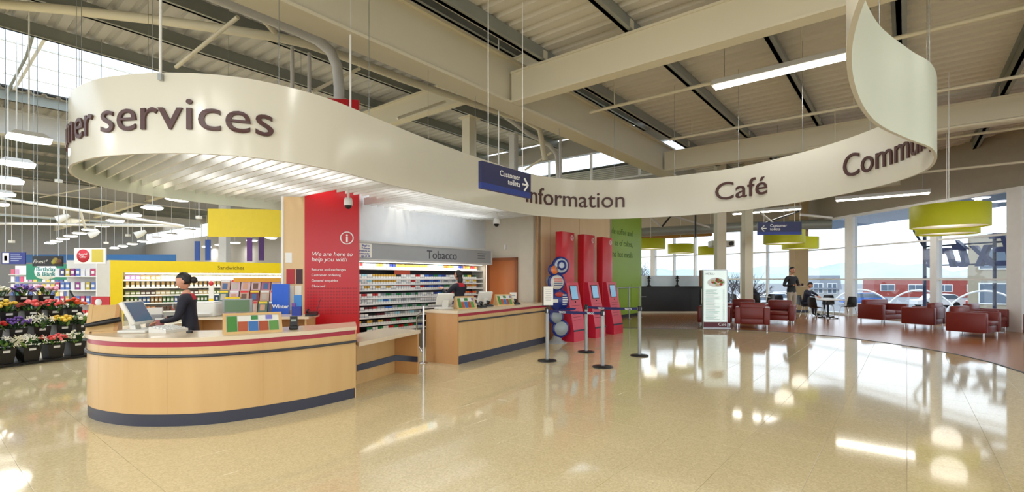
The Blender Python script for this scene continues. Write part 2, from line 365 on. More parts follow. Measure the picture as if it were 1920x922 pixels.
for b in (16.2, 17.6, 18.6): MB().box(-.004,.004,-.004,0,.12,1.3).build('panel_joint', mat('green_joint',(96,128,20),.5), gw, (*bn(b,-8.75),0), RZB)
struct(MB().strip([bn(13.9,-8.75), bn(19.6,-8.75)], 0, .12, .12).build('baseboard_green', M_black))
M_gtext = mat('dark_green_print', (88,124,24), .5)
for i, s_ in enumerate(('made coffee and', 'es of cakes,', 'and hot meals')):
    text('wall_lettering', s_, .34, M_gtext, gw, (*bn(18.75,-8.745), 3.27-.44*i), RZB, align='RIGHT', ext=.002)
# door to the office
M_frame = mat('door_frame_brown', (150,92,60), .5)
def on_side(t, off=0): return (TBC[0]+BY*t+(-BX)*off, TBC[1]-BX*t+(-BY)*off)
dr = thing('door_1', 'plain', 'door', on_side(.62,.0), RZB-R(90)); del dr['label'], dr['category']; struct(dr)
MB().box(-.44,.44,-.03,.0,0,2.02).build('door_leaf', M_door, dr)
for a, b_ in ((-.52,-.44),(.44,.52)): MB().box(a,b_,-.05,.0,0,2.1).build('door_frame', M_frame, dr)
MB().box(-.52,.52,-.05,.0,2.02,2.1).build('door_frame', M_frame, dr)
MB().tube([(.36,-.03,1.0),(.36,-.07,1.0),(.25,-.07,1.0)], .01, 8).build('door_handle', M_chrome, dr)
sg = MB().box(-.03,.03,-.03,0,2.32,2.44).build('wall_sensor', M_white, None, on_side(.72,.002), RZB-R(90)); tag(sg, 'small white sensor on the plaster wall above the brown door', 'sensor')
# ================================================================== ribbon sign
ctrl = [(-3.75,10.72),(-4.6,10.2),(-5.45,9.45),(-6.0,8.6),(-6.27,7.85),(-6.2,7.15),(-5.9,6.55),(-5.5,6.1),(-5.15,5.85),(-4.74,5.64),(-4.31,5.53),(-3.88,5.48),(-3.37,5.53),(-2.88,5.74),(-2.35,6.27),(-1.87,7.2),(-1.18,8.47),(-.45,9.62),(.42,10.8),(1.45,11.42),(2.4,11.5),(3.3,11.2),(4.16,10.64),(4.85,9.9),(5.4,8.6),(5.56,7.4),(5.4,6.5),(5.02,5.85),(4.5,5.3),(3.97,4.95),(3.25,4.42),(2.55,3.68),(1.95,2.85),(1.55,2.0),(1.3,1.0),(1.25,0.0)]
def spline(pts, k=8):
    out = []
    for i in range(len(pts)-1):
        p0 = Vector(pts[max(0,i-1)]); p1 = Vector(pts[i]); p2 = Vector(pts[i+1]); p3 = Vector(pts[min(len(pts)-1,i+2)])
        for j in range(k):
            t = j/k; out.append(tuple(.5*((2*p1)+(p2-p0)*t+(2*p0-5*p1+4*p2-p3)*t*t+(3*p1-p0-3*p2+p3)*t**3)))
    out.append(tuple(pts[-1])); return out
RP = spline(ctrl)
cum = [0]
for a, b in zip(RP, RP[1:]): cum.append(cum[-1]+math.hypot(b[0]-a[0], b[1]-a[1]))
def at_s(s):
    s = max(0, min(cum[-1]-1e-6, s)); lo = 0
    while cum[lo+1] < s: lo += 1
    t = (s-cum[lo])/(cum[lo+1]-cum[lo]); a, b = RP[lo], RP[lo+1]; d = math.hypot(b[0]-a[0], b[1]-a[1])
    return (a[0]+(b[0]-a[0])*t, a[1]+(b[1]-a[1])*t), ((b[1]-a[1])/d, -(b[0]-a[0])/d)   # point, outward (right-hand) normal
def s_dir(px, s0, s1):                                   # arc length where the band crosses a sight line
    r = (px-960)/F_PX; best = None
    for i in range(len(RP)):
        if s0 <= cum[i] <= s1:
            e = abs(RP[i][0]-r*RP[i][1])
            if best is None or e < best[0]: best = (e, cum[i])
    return best[1]
ZB, ZT = 2.95, 3.85
rib = thing('ribbon_sign', 'long cream S-curved ribbon sign with brown lettering hung over the counters', 'sign', (0,0,0))
mb = MB(); n = len(RP)
inn = [];
for i, p in enumerate(RP):
    _, nn = at_s(cum[i]); inn.append((p[0]-nn[0]*.03, p[1]-nn[1]*.03))
mb.add([(*p,ZB) for p in RP]+[(*p,ZT) for p in RP], [(i,i+1,n+i+1,n+i) for i in range(n-1)], 0, True)
mb.build('ribbon_outer_face', M_rib, rib)
mb = MB(); mb.add([(*p,ZB) for p in inn]+[(*p,ZT) for p in inn], [(i+1,i,n+i,n+i+1) for i in range(n-1)], 0, True)
mb.build('ribbon_inner_face', M_ribin, rib)
mb = MB()
for z in (ZB, ZT-.012):
    mb.add([(*p,z) for p in RP]+[(*p,z) for p in inn]+[(*p,z+.012) for p in RP]+[(*p,z+.012) for p in inn],
       [(i,n+i,n+i+1,i+1) for i in range(n-1)]+[(2*n+i,2*n+i+1,3*n+i+1,3*n+i) for i in range(n-1)])
mb.build('ribbon_edge_trim', M_creamw, rib)
def on_ribbon(txt, s0, s1, base=3.215, cap=.36):
    # one raised letter each, bent along the band; the word fills s0..s1
    full = tmesh(txt, 1.0, .0); xs = [v.co.x for v in full.vertices]; x0, x1 = min(xs), max(xs); bpy.data.meshes.remove(full)
    capm = tmesh('I', 1.0, .0); ch = max(v.co.y for v in capm.vertices); bpy.data.meshes.remove(capm)
    kx = (s1-s0)/(x1-x0); kz = cap/ch
    me = tmesh(txt, 1.0, .02, off=.0); bm = bmesh.new(); bm.from_mesh(me); bpy.data.meshes.remove(me)
    bm.verts.ensure_lookup_table(); seen = set(); isl = []
    for v in bm.verts:
        if v.index in seen: continue
        st = [v]; grp = []; seen.add(v.index)
        while st:
            u = st.pop(); grp.append(u)
            for e in u.link_edges:
                q = e.other_vert(u)
                if q.index not in seen: seen.add(q.index); st.append(q)
        isl.append(grp)
    isl.sort(key=lambda g: min(v.co.x for v in g)); merged = []
    for g in isl:                                        # merge dots and accents with their stems, and split meshes of one glyph
        a, b = min(v.co.x for v in g), max(v.co.x for v in g); hit = None
        for m_ in merged:
            if min(b, m_[1])-max(a, m_[0]) > .6*min(b-a, m_[1]-m_[0]): hit = m_
        if hit: hit[0] = min(a, hit[0]); hit[1] = max(b, hit[1]); hit[2] += g
        else: merged.append([a, b, list(g)])
    for a, b, g in merged:
        idx = {v.index: i for i, v in enumerate(g)}; vs = []
        for v in g:
            p, nn = at_s(s0+(v.co.x-x0)*kx); d = .004+(v.co.z+.02)*.55
            vs.append((p[0]+nn[0]*d, p[1]+nn[1]*d, base+v.co.y*kz))
        fs = [tuple(idx[v.index] for v in f.verts) for f in bm.faces if f.verts[0].index in idx]
        MB().add(vs, fs).build('letter', M_brown, rib)
    bm.free()
L = cum[-1]
sA = s_dir(195, 4.0, 9.0); sB = s_dir(512, 5.5, 11)
wl = (sB-sA)
on_ribbon('services', sA, sB)
on_ribbon('Customer', sA-.16-wl*1.13, sA-.16)
on_ribbon('Information', s_dir(990, 10, 20), s_dir(1174, 12, 22))
on_ribbon('Café', s_dir(1342, 14, 20), s_dir(1432, 14, 21))
sC = s_dir(1613, 17, 22); on_ribbon('Community', sC, sC+2.45)
# hanger wires of the ribbon
k = .8
while k < L-3.2:
    p, nn = at_s(k); top = ZH if (p[0]*BY-p[1]*BX) < -6.5 else 5.0 if abs(p[0]*BY-p[1]*BX+6.3) < .24 else ZD
    MB().tube([(p[0]-nn[0]*.015,p[1]-nn[1]*.015,ZT-.05),(p[0]-nn[0]*.015,p[1]-nn[1]*.015,top)], .004, 6).build('hanger_wire', M_steel, rib); k += 1.35
# ================================================================== slatted canopy ceiling inside the ring
poly = [p for p, c_ in zip(inn, cum) if c_ < s_dir(985, 10, 20)]
poly = poly+[bn(9.9,-7.25), bn(9.9,-8.93), bn(5.3,-8.93)]
can = thing('slatted_canopy', 'white slatted ceiling inside the ring of the ribbon sign', 'canopy', (0,0,0))
def clip(b):
    hits = []
    for (x0,y0),(x1,y1) in zip(poly, poly[1:]+poly[:1]):
        b0 = x0*BX+y0*BY; b1 = x1*BX+y1*BY
        if (b0-b)*(b1-b) < 0:
            t = (b-b0)/(b1-b0); x = x0+(x1-x0)*t; y = y0+(y1-y0)*t; hits.append(x*BY-y*BX)
    return sorted(hits)
b = 1.3; ks = 0
while b < 9.9:
    h = clip(b)
    for n0, n1 in zip(h[::2], h[1::2]):
        if n1-n0 > .15:
            if 4.9 < b < 6.05 and n0 < -8.3 < n1: n0 = max(n0, -8.0)
            MB().prism([bn(b-.011,n0),bn(b+.011,n0),bn(b+.011,n1),bn(b-.011,n1)], 3.1, 3.25).build('slat', M_white, can)
            for q in (.33, .62, .86):
                nq = n0+(n1-n0)*q; MB().box(-.025,.025,-.1,.1,3.25,3.3).build('clip', M_black, can, bn(b, nq), RZB)
    b += .172
for q in (-7.9, -6.6): # carrier rails
    MB().prism([bn(2.2,q-.02),bn(9.6,q-.02),bn(9.6,q+.02),bn(2.2,q+.02)][::-1], 3.33, 3.37).build('carrier_rail', M_black, can)
MB().prism([bn(b_,n_) for b_, n_ in [(p[0]*BX+p[1]*BY, p[0]*BY-p[1]*BX) for p in poly]][::-1], 3.6, 3.63).build('ceiling_board', M_white, can)
for px, py in ((278,296),(248,318),(478,345),(646,328),(536,362),(760,352),(820,372),(420,310),(700,350)):
    Y = 2.02*F_PX/(HOR-py); x, y, z = P(px, py, Y)
    d = MB().lathe([(.075,3.6),(.085,3.585),(.06,3.585),(.05,3.61)], 16, (0,0)).build('downlight_rim', M_chrome, can, (x,y,0)); MB().lathe([(.0001,3.592),(.055,3.592)], 16).build('lens', mat('downlight_lens',(255,240,210),.5,emit=25), d)
    lamp('downlight', 'SPOT', (x,y,3.57), 14, .05, parent=can, color=(1,.9,.74))
# ================================================================== red information column
rc = thing('information_column', 'tall red information column with white lettering behind the curved counter', 'column', (*P(623,500,9.4)[:2],0), R(10))
MB().box(-.5,.49,.0,.1,0,5.0).build('red_panel', M_red, rc)
MB().box(-.88,-.5,.02,.1,0,3.1).build('veneer_panel', M_wallwood, rc); MB().box(-.92,-.88,.0,.11,0,3.1).build('edge_trim', M_white, rc)
ic = MB(); ic.lathe([(.105,0),(.125,0),(.125,.006),(.105,.006),(.105,0)], 32); ic.xf(Matrix.Translation((.27,0,2.33)) @ Matrix.Rotation(R(90),4,'X')); ic.build('information_ring', M_white, rc)
text('information_letter', 'i', .22, M_white, rc, (.27,-.002,2.255), align='CENTER', off=.006)
text('column_lettering', 'We are here to\nhelp you with', .118, M_white, rc, (-.38,-.002,1.98), shear=.2, ext=.002, line=.85)
for i, s_ in enumerate(('Returns and exchanges','Customer ordering','General enquiries','Clubcard')): text('column_lettering', s_, .068, M_white, rc, (-.38,-.002,1.70-.105*i), ext=.002)
dots = MB()
for i in range(18):
    for j in range(9): dots.add([(-.44+.052*i+.02*math.cos(a), -.001, .88+.06*j+.02*math.sin(a)) for a in [k*math.pi/3 for k in range(6)]], [(0,1,2,3,4,5)])
o = dots.build('dot_pattern', mat('dark_red_print',(158,12,22),.4), rc); o['kind'] = 'stuff'
for x0, x1, z0, z1, c in ((-.85,-.73,1.85,2.04,(235,234,230)),(-.83,-.68,1.45,1.73,(176,32,40)),(-.66,-.54,1.45,1.73,(60,14,24)),(-.85,-.70,.95,1.42,(232,224,206)),(-.68,-.56,1.13,1.42,(236,230,214))):
    MB().box(x0,x1,.012,.0195,z0,z1).build('notice', pal(c), rc)
# dome cameras
for px, py, Y in ((653,384,8.6),(931,419,11.6)):
    x, y, z = P(px, py, Y); t = thing('dome_camera', 'white dome camera hanging in front of the red column' if px < 700 else 'white dome camera hanging beside the plaster wall over the second counter', 'camera', (x,y,z))
    MB().tube([(0,0,.08),(0,0,3.6-z)], .022, 10).build('stem', M_white, t); MB().lathe([(.001,.13),(.06,.12),(.075,.06),(.075,-.01)], 20).build('housing', M_white, t); MB().ball((0,0,-.01), (.06,.06,.065), 16, 10).build('dome', M_black, t)
# ================================================================== blue hanging signs
def hang_sign(name, label, loc, rz, wd, ht, zb, ztop, right):
    t = thing(name, label, 'sign', (*loc, zb), rz)
    MB().box(-wd/2,wd/2,-.03,.03,ht*.22,ht).build('panel', M_navy, t); MB().box(-wd/2,wd/2,-.03,.03,0,ht*.22).build('panel_foot', M_navy2, t)
    if right:
        text('sign_lettering', 'Customer\ntoilets', ht*.31, M_white, t, (wd*.26,-.033,ht*.62), align='RIGHT', ext=.002, line=.85)
        a = [(wd*.31,ht*.5),(wd*.43,ht*.5)]; s = 1
    else:
        text('sign_lettering', 'Customer\ntoilets', ht*.31, M_white, t, (-wd*.22,-.033,ht*.62), align='LEFT', ext=.002, line=.85)
        a = [(-wd*.3,ht*.5),(-wd*.42,ht*.5)]; s = -1
    ar = MB(); e = a[1]
    ar.tube([(a[0][0],-.033,a[0][1]),(e[0],-.033,e[1])], .016, 6); ar.tube([(e[0]-s*.09,-.033,e[1]+.09),(e[0],-.033,e[1]),(e[0]-s*.09,-.033,e[1]-.09)], .016, 6); ar.build('arrow', M_white, t)
    for x in (-wd*.35, wd*.35): MB().tube([(x,0,ht),(x,0,ztop-zb)], .006, 6).build('hanger_rod', M_white, t)
    return t
Y = 6.9; hang_sign('hanging_sign', 'navy hanging sign with right arrow in front of the ribbon', P(949,330,Y)[:2], RZB, 1.08, .36, P(949,363,Y)[2], 5.6, True)
Y = 15.5; hang_sign('hanging_sign', 'navy hanging sign with left arrow above the cafe seating', P(1461,430,Y)[:2], R(-6), 1.32, .4, P(1461,440,Y)[2], 5.6, False)
# ================================================================== counter 1
FR = [(-4.85,7.0),(-5.02,6.6),(-5.07,6.2),(-5.0,5.82),(-4.85,5.6),(-4.62,5.4),(-4.35,5.26),(-4.05,5.16),(-3.77,5.13),(-3.45,5.15),(-3.18,5.22),(-2.9,5.39),(-2.67,5.59),(-2.4,5.87),(-2.16,6.2),(-2.035,6.39)]
FR = spline(FR, 4)
INN = [(-2.25,7.05),(-2.6,6.62),(-3.0,6.2),(-3.4,5.93),(-3.8,5.86),(-4.2,5.95),(-4.5,6.2),(-4.62,6.6),(-4.6,7.0)]
def off(path, d):
    out = []; n = len(path)
    for i, p in enumerate(path):
        a = path[max(0,i-1)]; b = path[min(n-1,i+1)]; L_ = math.hypot(b[0]-a[0], b[1]-a[1]); out.append((p[0]+(b[1]-a[1])/L_*d, p[1]-(b[0]-a[0])/L_*d))
    return out
c1 = thing('service_desk', 'large curved maple service desk with red stripe and dark plinth', 'counter', (0,0,0))
MB().strip(off(FR,-.005), 0, .13, .05).build('plinth', M_plinth, c1)
cuts = [0, 12, 22, 34, 46, len(FR)-1]
for a, b_ in zip(cuts, cuts[1:]):
    seg = [FR[i] for i in range(a, b_+1)]
    d = Vector(seg[1])-Vector(seg[0]); d.normalize(); seg[0] = (seg[0][0]+d.x*.0015, seg[0][1]+d.y*.0015)
    MB().strip(seg, .13, .83, .035).build('front_panel', M_maple, c1)
MB().strip(off(FR,-.004), .83, .885, .04).build('red_stripe', M_stripe, c1)
MB().prism(off(FR,.02)+INN, .885, .93, 0, False).build('worktop', M_top, c1)
rl = [(x,y,.735) for x, y in off(FR,.012)]; MB().tube(rl, .016, 8).build('bumper_rail', M_rail, c1)
MB().prism([FR[-1],(-2.25,7.05),(-2.29,7.03),(-2.075,6.37)], 0, .885).build('end_panel', M_maple, c1)
MB().strip(INN[::-1], .1, .885, -.03).build('inner_panel', M_maple2, c1)
# ================================================================== low writing bench
c2 = thing('writing_bench', 'low maple bench with pale top joining the curved desk', 'counter', (0,0,0))
MB().prism([(-2.0,6.42),(-1.49,7.98),(-2.16,8.35),(-2.42,7.1)], .66, .715).build('worktop', M_top, c2)
MB().strip([(-2.37,6.9),(-1.93,8.08)], 0, .66, .04).build('back_panel', M_maple, c2)
MB().strip([(-1.97,8.1),(-1.53,7.93)], 0, .66, .05).build('end_panel', M_maple2, c2)
MB().strip([(-2.345,6.89),(-1.905,8.07),(-1.53,7.925)], .2, .29, .02).build('kick_band', M_plinth, c2)
# ================================================================== counter 2
c3 = thing('checkout_counter', 'straight maple counter with red stripe in front of the tobacco display', 'counter', (-.99,8.82,0), math.atan2(3.1,1.84))
LC = 3.62
MB().box(0.03,LC,-.0,.04,0,.15).build('plinth', M_plinth, c3)
for a, b_ in ((.03,1.2),(1.2,2.4),(2.4,LC)): MB().box(a+.001,b_-.001,-.012,.03,.15,.86).build('front_panel', M_maple, c3)
MB().box(.03,LC,-.008,.03,.86,.915).build('red_stripe', M_stripe, c3)
MB().tube([(.03,-.03,.775),(LC,-.03,.775)], .016, 8).build('bumper_rail', M_rail, c3)
MB().box(0,.03,-.012,.72,0,.915).build('end_panel', M_maple2, c3)
MB().box(-.02,LC,-.03,.75,.915,.967).build('worktop', M_top, c3)
MB().box(.03,LC,.69,.72,0,.915).build('inner_panel', M_maple2, c3)
# chrome gate
g = thing('chrome_gate', 'chrome swing gate between the writing bench and the maple counter', 'gate', (*G(794,680.5),0), R(115))
MB().tube([(0,0,0),(0,0,1.05)], .022, 12).build('post', M_chrome, g); MB().lathe([(.001,.02),(.075,.02),(.08,0)], 20).build('floor_flange', M_chrome, g)
MB().tube([(.03,0,.95),(.5,0,.82),(.5,0,.3),(.03,0,.18)], .014, 8).build('swing_frame', M_chrome, g)
MB().tube([(.035,0,.12),(.035,0,.98)], .014, 8).build('hinge_tube', M_chrome, g); MB().box(.06,.48,-.003,.003,.28,.86).build('panel', glass('clear_acrylic',(.8,.84,.84),.12), g)
# ================================================================== tobacco display
tb = thing('tobacco_unit', 'tall tobacco display with grey header and lit shelves', 'shelf unit', (*bn(5.3,-8.95),0), RZB)
WT = 4.1
MB().box(.3,WT+.12,-.02,.04,.2,2.1).build('back_panel', mat('tobacco_back',(70,66,70),.6), tb)
M_hdr = mat('header_grey', (158,160,162), .35)
MB().box(.3,4.25,-.56,-.12,1.94,2.26).build('header', M_hdr, tb)
for z0, z1 in ((1.9,1.94),(2.26,2.3)): MB().box(.3,4.27,-.575,-.11,z0,z1).build('header_trim', M_creamw, tb)
MB().box(4.25,4.29,-.575,-.11,1.9,2.3).build('header_trim', M_creamw, tb)
text('header_lettering', 'Tobacco', .27, mat('dark_grey_print',(60,62,68),.5), tb, (2.55,-.563,2.0), align='CENTER', ext=.002)
for i, w_ in enumerate((.3,.26,.28)): MB().box(3.75,3.75+w_,-.563,-.56,2.17-.06*i,2.19-.06*i).build('small_print_line', mat('mid_grey_print',(110,112,116),.5), tb)
MB().box(.3,.62,-.566,-.561,1.97,2.25).build('age_notice', M_paper, tb)
text('notice_lettering', 'illegal to\nTobacco\nproducts to\nyone under\nage of 18', .053, mat('blue_print',(50,60,150),.5), tb, (.57,-.568,2.19), align='RIGHT', ext=.001, off=.001)
MB().box(.36,WT,-.5,0,0,.4).build('base_cabinet', mat('tobacco_base',(150,140,124),.5), tb)
MB().box(WT,WT+.03,-.5,0,0,1.9).build('side_panel', M_wallb, tb)
MB().box(WT+.03,WT+.1,-.45,-.38,.0,1.9).build('light_column', mat('lit_tube_warm',(255,238,200),.5,emit=3.5), tb)
rows = [1.755,1.55,1.435,1.31,1.15,1.03,.89,.755,.605,.465]
for z in rows:
    MB().box(.33,WT,-.42,0,z-.014,z).build('shelf', M_black, tb); MB().box(.33,WT,-.428,-.42,z-.022,z+.006).build('price_strip', M_white, tb)
MB().box(.36,WT-.05,-.44,-.40,1.885,1.9).build('light_strip', mat('lit_tube',(255,252,240),.5,emit=2.5), tb)
lamp('tobacco_light', 'AREA', (2.05,-.46,1.88), 13, 3.9, (R(25),0,0), (1,.96,.88), tb, .06)
MB().box(1.35,1.78,-.345,-.34,1.33,1.74).build('promotion_panel', pal((226,92,58)), tb)
# packs
packs = {}
def pack_mesh(kind, col, low):
    k = (kind, col, low)
    if k not in packs:
        w_, d_, h_ = {'pack':(.056,.024,.088), 'carton':(.07,.03,.1), 'pouch':(.085,.03,.075)}[kind]
        m = MB().box(-w_/2,w_/2,-d_/2,d_/2,h_*.46,h_,0).box(-w_/2,w_/2,-d_/2,d_/2,0,h_*.46,1); me = m.mesh('pack'); me.materials.append(pal(col)); me.materials.append(pal(low)); packs[k] = me
    return packs[k]
CW = {'white':(238,238,236),'gold':(206,164,70),'silver':(196,200,204),'navy':(36,58,140),'blue':(52,104,190),'pale blue':(160,214,232),'red':(190,30,34),'green':(30,120,70),'black':(34,34,38),'orange':(232,120,44),'yellow':(240,206,70),'grey':(140,150,156),'burgundy':(96,30,40)}
plan = [  # per shelf: (share of the width, colours)
 [(.08,('red','white')),(.12,('white','gold')),(.1,('navy','gold','yellow')),(.16,('gold','yellow')),(.12,('pale blue','white')),(.22,('orange','yellow','white','navy')),(.2,('red','orange'))],
 [(.1,('white','pale blue')),(.15,('gold',)),(.03,('black',)),(.06,('white','silver')),(.1,('white','red')),(.17,('blue','navy','green')),(.16,('silver','white')),(.23,('green','yellow','black'))],
 [(.1,('pale blue','white')),(.16,('gold',)),(.07,('white','silver')),(.1,('white','red')),(.16,('blue','navy')),(.16,('silver','grey')),(.25,('yellow','white'))],
 [(.05,('white',)),(.2,('gold','white')),(.1,('silver',)),(.1,('red','white')),(.15,('navy','blue')),(.05,('green',)),(.12,('silver','grey')),(.23,('gold','orange'))],
 [(.16,('white','red')),(.26,('grey','green')),(.12,('silver','white')),(.14,('navy','blue','green')),(.1,('red','gold')),(.22,('red','orange'))],
 [(.14,('white','silver')),(.08,('pale blue','blue')),(.2,('grey','silver')),(.14,('white',)),(.16,('blue','green','red')),(.28,('red','burgundy'))],
 [(.12,('white','burgundy','red')),(.1,('grey','blue')),(.26,('grey','green')),(.12,('white',)),(.4,('blue','navy'))],
 [(.06,('white',)),(.1,('black','burgundy')),(.3,('grey','silver','pale blue')),(.14,('green','grey')),(.4,('blue','grey'))],
 [(.18,('gold','black')),(.12,('burgundy','green')),(.3,('green','grey')),(.4,('navy','blue'))],
 [(.2,('green','white')),(.2,('red','green')),(.3,('navy','white')),(.3,('blue','white'))]]
ORD = ('top','second','third','fourth','fifth','sixth','seventh','eighth','ninth','lowest')
cnt = 0; restp = MB(); rmats = []; lab_seen = {}
inv = Matrix.Rotation(RZB,4,'Z'); base = Vector((*bn(5.3,-8.95),0))
items = []
for ri, (z, segs) in enumerate(zip(rows, plan)):
    x = .36 if ri < 9 else .36
    for sh, cols in segs:
        x1 = min(x+sh*(WT-.36), WT-.04); first = True; kk = 0
        while x < x1:
            kind = 'carton' if ri in (0,) else ('pouch' if (ri in (6,7) and sh <= .12) else 'pack')
            w_ = {'pack':.0665,'carton':.082,'pouch':.1}[kind]
            # what the counters or the red column hide is not stocked singly
            items.append((ri, x+w_/2, z, kind, cols[(kk//2) % len(cols)])); x += w_; kk += 1
        x = max(x, x1)
def seen(it):
    ri, x, z = it[0], it[1], it[2]; p = base+inv @ Vector((x,-.4,z)); px = 960+F_PX*p.x/p.y; py = HOR-(p.z-CAM_H)/p.y*F_PX
    return 672 < px < 893 and not (px > 792 and py > 580) and not (py > 622)
items = [it for it in items if seen(it)]
items.sort(key=lambda it: it[1])
lim = 292
for i, (ri, x, z, kind, col) in enumerate(items):
    low = (238,238,236) if col not in ('white',) else (200,202,206)
    me = pack_mesh(kind, CW[col], low); p = base+inv @ Vector((x, -.385, z))
    if i < lim:
        o = link('cigarette_pack', me, None, p, RZB+random.uniform(-.05,.05)); o['label'] = '%s cigarette pack among its twins on the %s shelf of the tobacco display' % (col, ORD[ri]); o['category'] = 'pack'; o['group'] = '%s packs on the %s tobacco shelf' % (col, ORD[ri])
    else:
        for f, mi_, in zip(me.polygons, range(99)): pass
        o0 = len(restp.v); restp.v += [tuple(p+inv @ v.co) for v in me.vertices]
        for f in me.polygons:
            mm = me.materials[f.material_index]
            if mm not in rmats: rmats.append(mm)
            restp.f.append(tuple(o0+q for q in f.vertices)); restp.m.append(rmats.index(mm)); restp.sm.append(False)
if restp.v:
    o = restp.build('cigarette_packs', rmats); o['kind'] = 'stuff'; tag(o, 'dense rows of cigarette packs filling the right part of the tobacco shelves', 'packs')
print('packs', len(items))
# ================================================================== cafe glazing
struct(deck(17.3, 32, -16, -5.7, ZD, M_deck, None, 'ceiling_cafe'))
K = (13.9,23.3); BL = (6.6,31.9); RR = (15.35,6.0)
ZW = 4.2
M_bulk = mat('bulkhead_panel', (170,160,142), .7)
def glazed(name, p0, p1, posts, wide, pane_step=None):
    d = Vector((p1[0]-p0[0], p1[1]-p0[1])); Ln = d.length; rz = math.atan2(d.y, d.x)
    t = bpy.data.objects.new(name, None); C.objects.link(t); t.location = (*p0, 0); t.rotation_euler = (0,0,rz); struct(t)
    MB().box(0,Ln,-.09,.09,0,.09).build('sill', M_white, t); MB().box(0,Ln,-.09,.09,ZW-.1,ZW).build('head_rail', M_white, t)
    for z in (1.52, 2.86): MB().box(0,Ln,-.05,.05,z-.03,z+.03).build('transom', M_white, t)
    for s, w_ in zip(posts, wide): MB().box(s-w_/2,s+w_/2,-.11,.11,0,ZW).build('mullion', M_white, t)
    ed = [0]+list(posts)+[Ln]
    for a, b in zip(ed, ed[1:]):
        for z0, z1 in ((.09,1.49),(1.55,2.83),(2.89,ZW-.1)):
            if b-a > .2: MB().box(a+.01,b-.01,-.006,.006,z0,z1).build('pane', M_glass, t)
    return t
glazed('window_2', BL, K, (1.5,3.0,4.4,5.7,7.0,8.3,9.6), (.08,.3,.08,.08,.08,.08,.08))
glazed('window_3', K, RR, (2.85,6.6,9.1,12.4,15), (.42,.24,.4,.2,.2))
for nm, a, b in (('wall_cafe_back', BL, K), ('wall_cafe_side', K, RR)): struct(MB().strip([a, b], ZW, ZD+.1, .2).build(nm, M_bulk))
column('corner_column', (13.2,22.6), .62, .5, ZD, mat('cafe_column_tan',(176,150,108),.6), 'broad tan corner column between the cafe windows', 0)
column('cafe_column', (1350-960 and (1350-960)/F_PX*17.9, 17.9), .33, .3, ZD, M_cream, 'cream cafe column directly behind the lit menu board', 0)
column('cafe_column', ((1401-960)/F_PX*18.6, 18.6), .3, .3, ZD, M_cream, 'cream cafe column behind the maroon armchairs', 0)
column('cafe_column', (15.0,13.95), .3, .5, ZD, M_cream, 'cream wall post at the right edge of the cafe window', 0)
# services under the cafe roof
cc = bpy.data.objects['ceiling']
MB().tube([P(1190,436,24.5), P(1420,424,23), P(1560,420,21.5)], .22, 14).build('air_duct', M_galv, cc)
a, b = P(1195,446,26), P(1335,438,25); MB().tube([a, b], .12, 4).build('timber_batten', mat('timber_batten',(176,128,60),.6), cc)
for pa, pb in (((1206,396,22),(1240,425,22)),((1260,404,23),(1330,426,23)),((1425,398,20),(1470,436,20)),((1500,402,19),(1560,408,19))): MB().tube([P(*pa), P(*pb)], .05, 6).build('cable_tray', M_creamw, cc)
for pa, pb in (((1241,425,22),(1262,400,22)),((1304,392,21),(1304,445,21)),((1430,420,20),(1500,395,20))): MB().tube([P(*pa), P(*pb)], .04, 6).build('dark_conduit', M_black, cc)
t = thing('projector', 'grey and black projector hanging under the cafe roof', 'projector', P(1352,462,18.9))
MB().rbox(-.42,.42,-.25,.25,-.02,.22,.03).build('body', M_offw, t); MB().box(-.3,.05,-.262,-.25,.05,.17).build('grille', M_black, t); MB().tube([(.26,-.25,.1),(.26,-.34,.1)], .08, 16).build('lens', M_black, t); MB().tube([(0,0,.2),(0,0,ZD-P(1352,462,18.9)[2])], .03, 8).build('mount', M_grey, t)
# ================================================================== lime drum pendants
def drum(px, pyb, Y, dia, lab, h=.46):
    x, y, z = P(px, pyb, Y); t = thing('drum_pendant', lab, 'lamp', (x,y,z), 0, 'lime drum pendants in the cafe'); r = dia/2
    MB().lathe([(r,0),(r,h),(r-.012,h),(r-.012,0),(r,0)], 40).build('shade', M_lime, t); MB().lathe([(.001,.03),(r-.014,.03)], 40).build('diffuser', mat('drum_diffuser',(240,238,220),.6,emit=.3), t)
    MB().tube([(0,0,h-.05),(0,0,ZD-z)], .008, 6).build('cord', M_white, t); MB().box(-r+.01,r-.01,-.01,.01,h-.04,h-.02).build('spider_bar', M_white, t)
    lamp('drum_light', 'POINT', (x,y,z-.12), 9, .3, color=(1,.95,.85))
drum(1220,467,22.6,1.3,'lime drum pendant overlapping the green wall')
drum(1276,474.5,25,1.25,'lime drum pendant over the black cafe bar')
drum(1332,478,26.2,1.25,'lime drum pendant half hidden by the column behind the menu board')
drum(1470,457,17.2,1.3,'lime drum pendant just under the navy arrow sign')
drum(1500,466.5,19.6,1.3,'lime drum pendant in front of the tan corner column')
drum(1779,426,10.3,1.3,'large lime drum pendant highest over the right-hand sofas')
drum(1775,439,12.6,1.27,'lime drum pendant half hidden behind the largest drum')
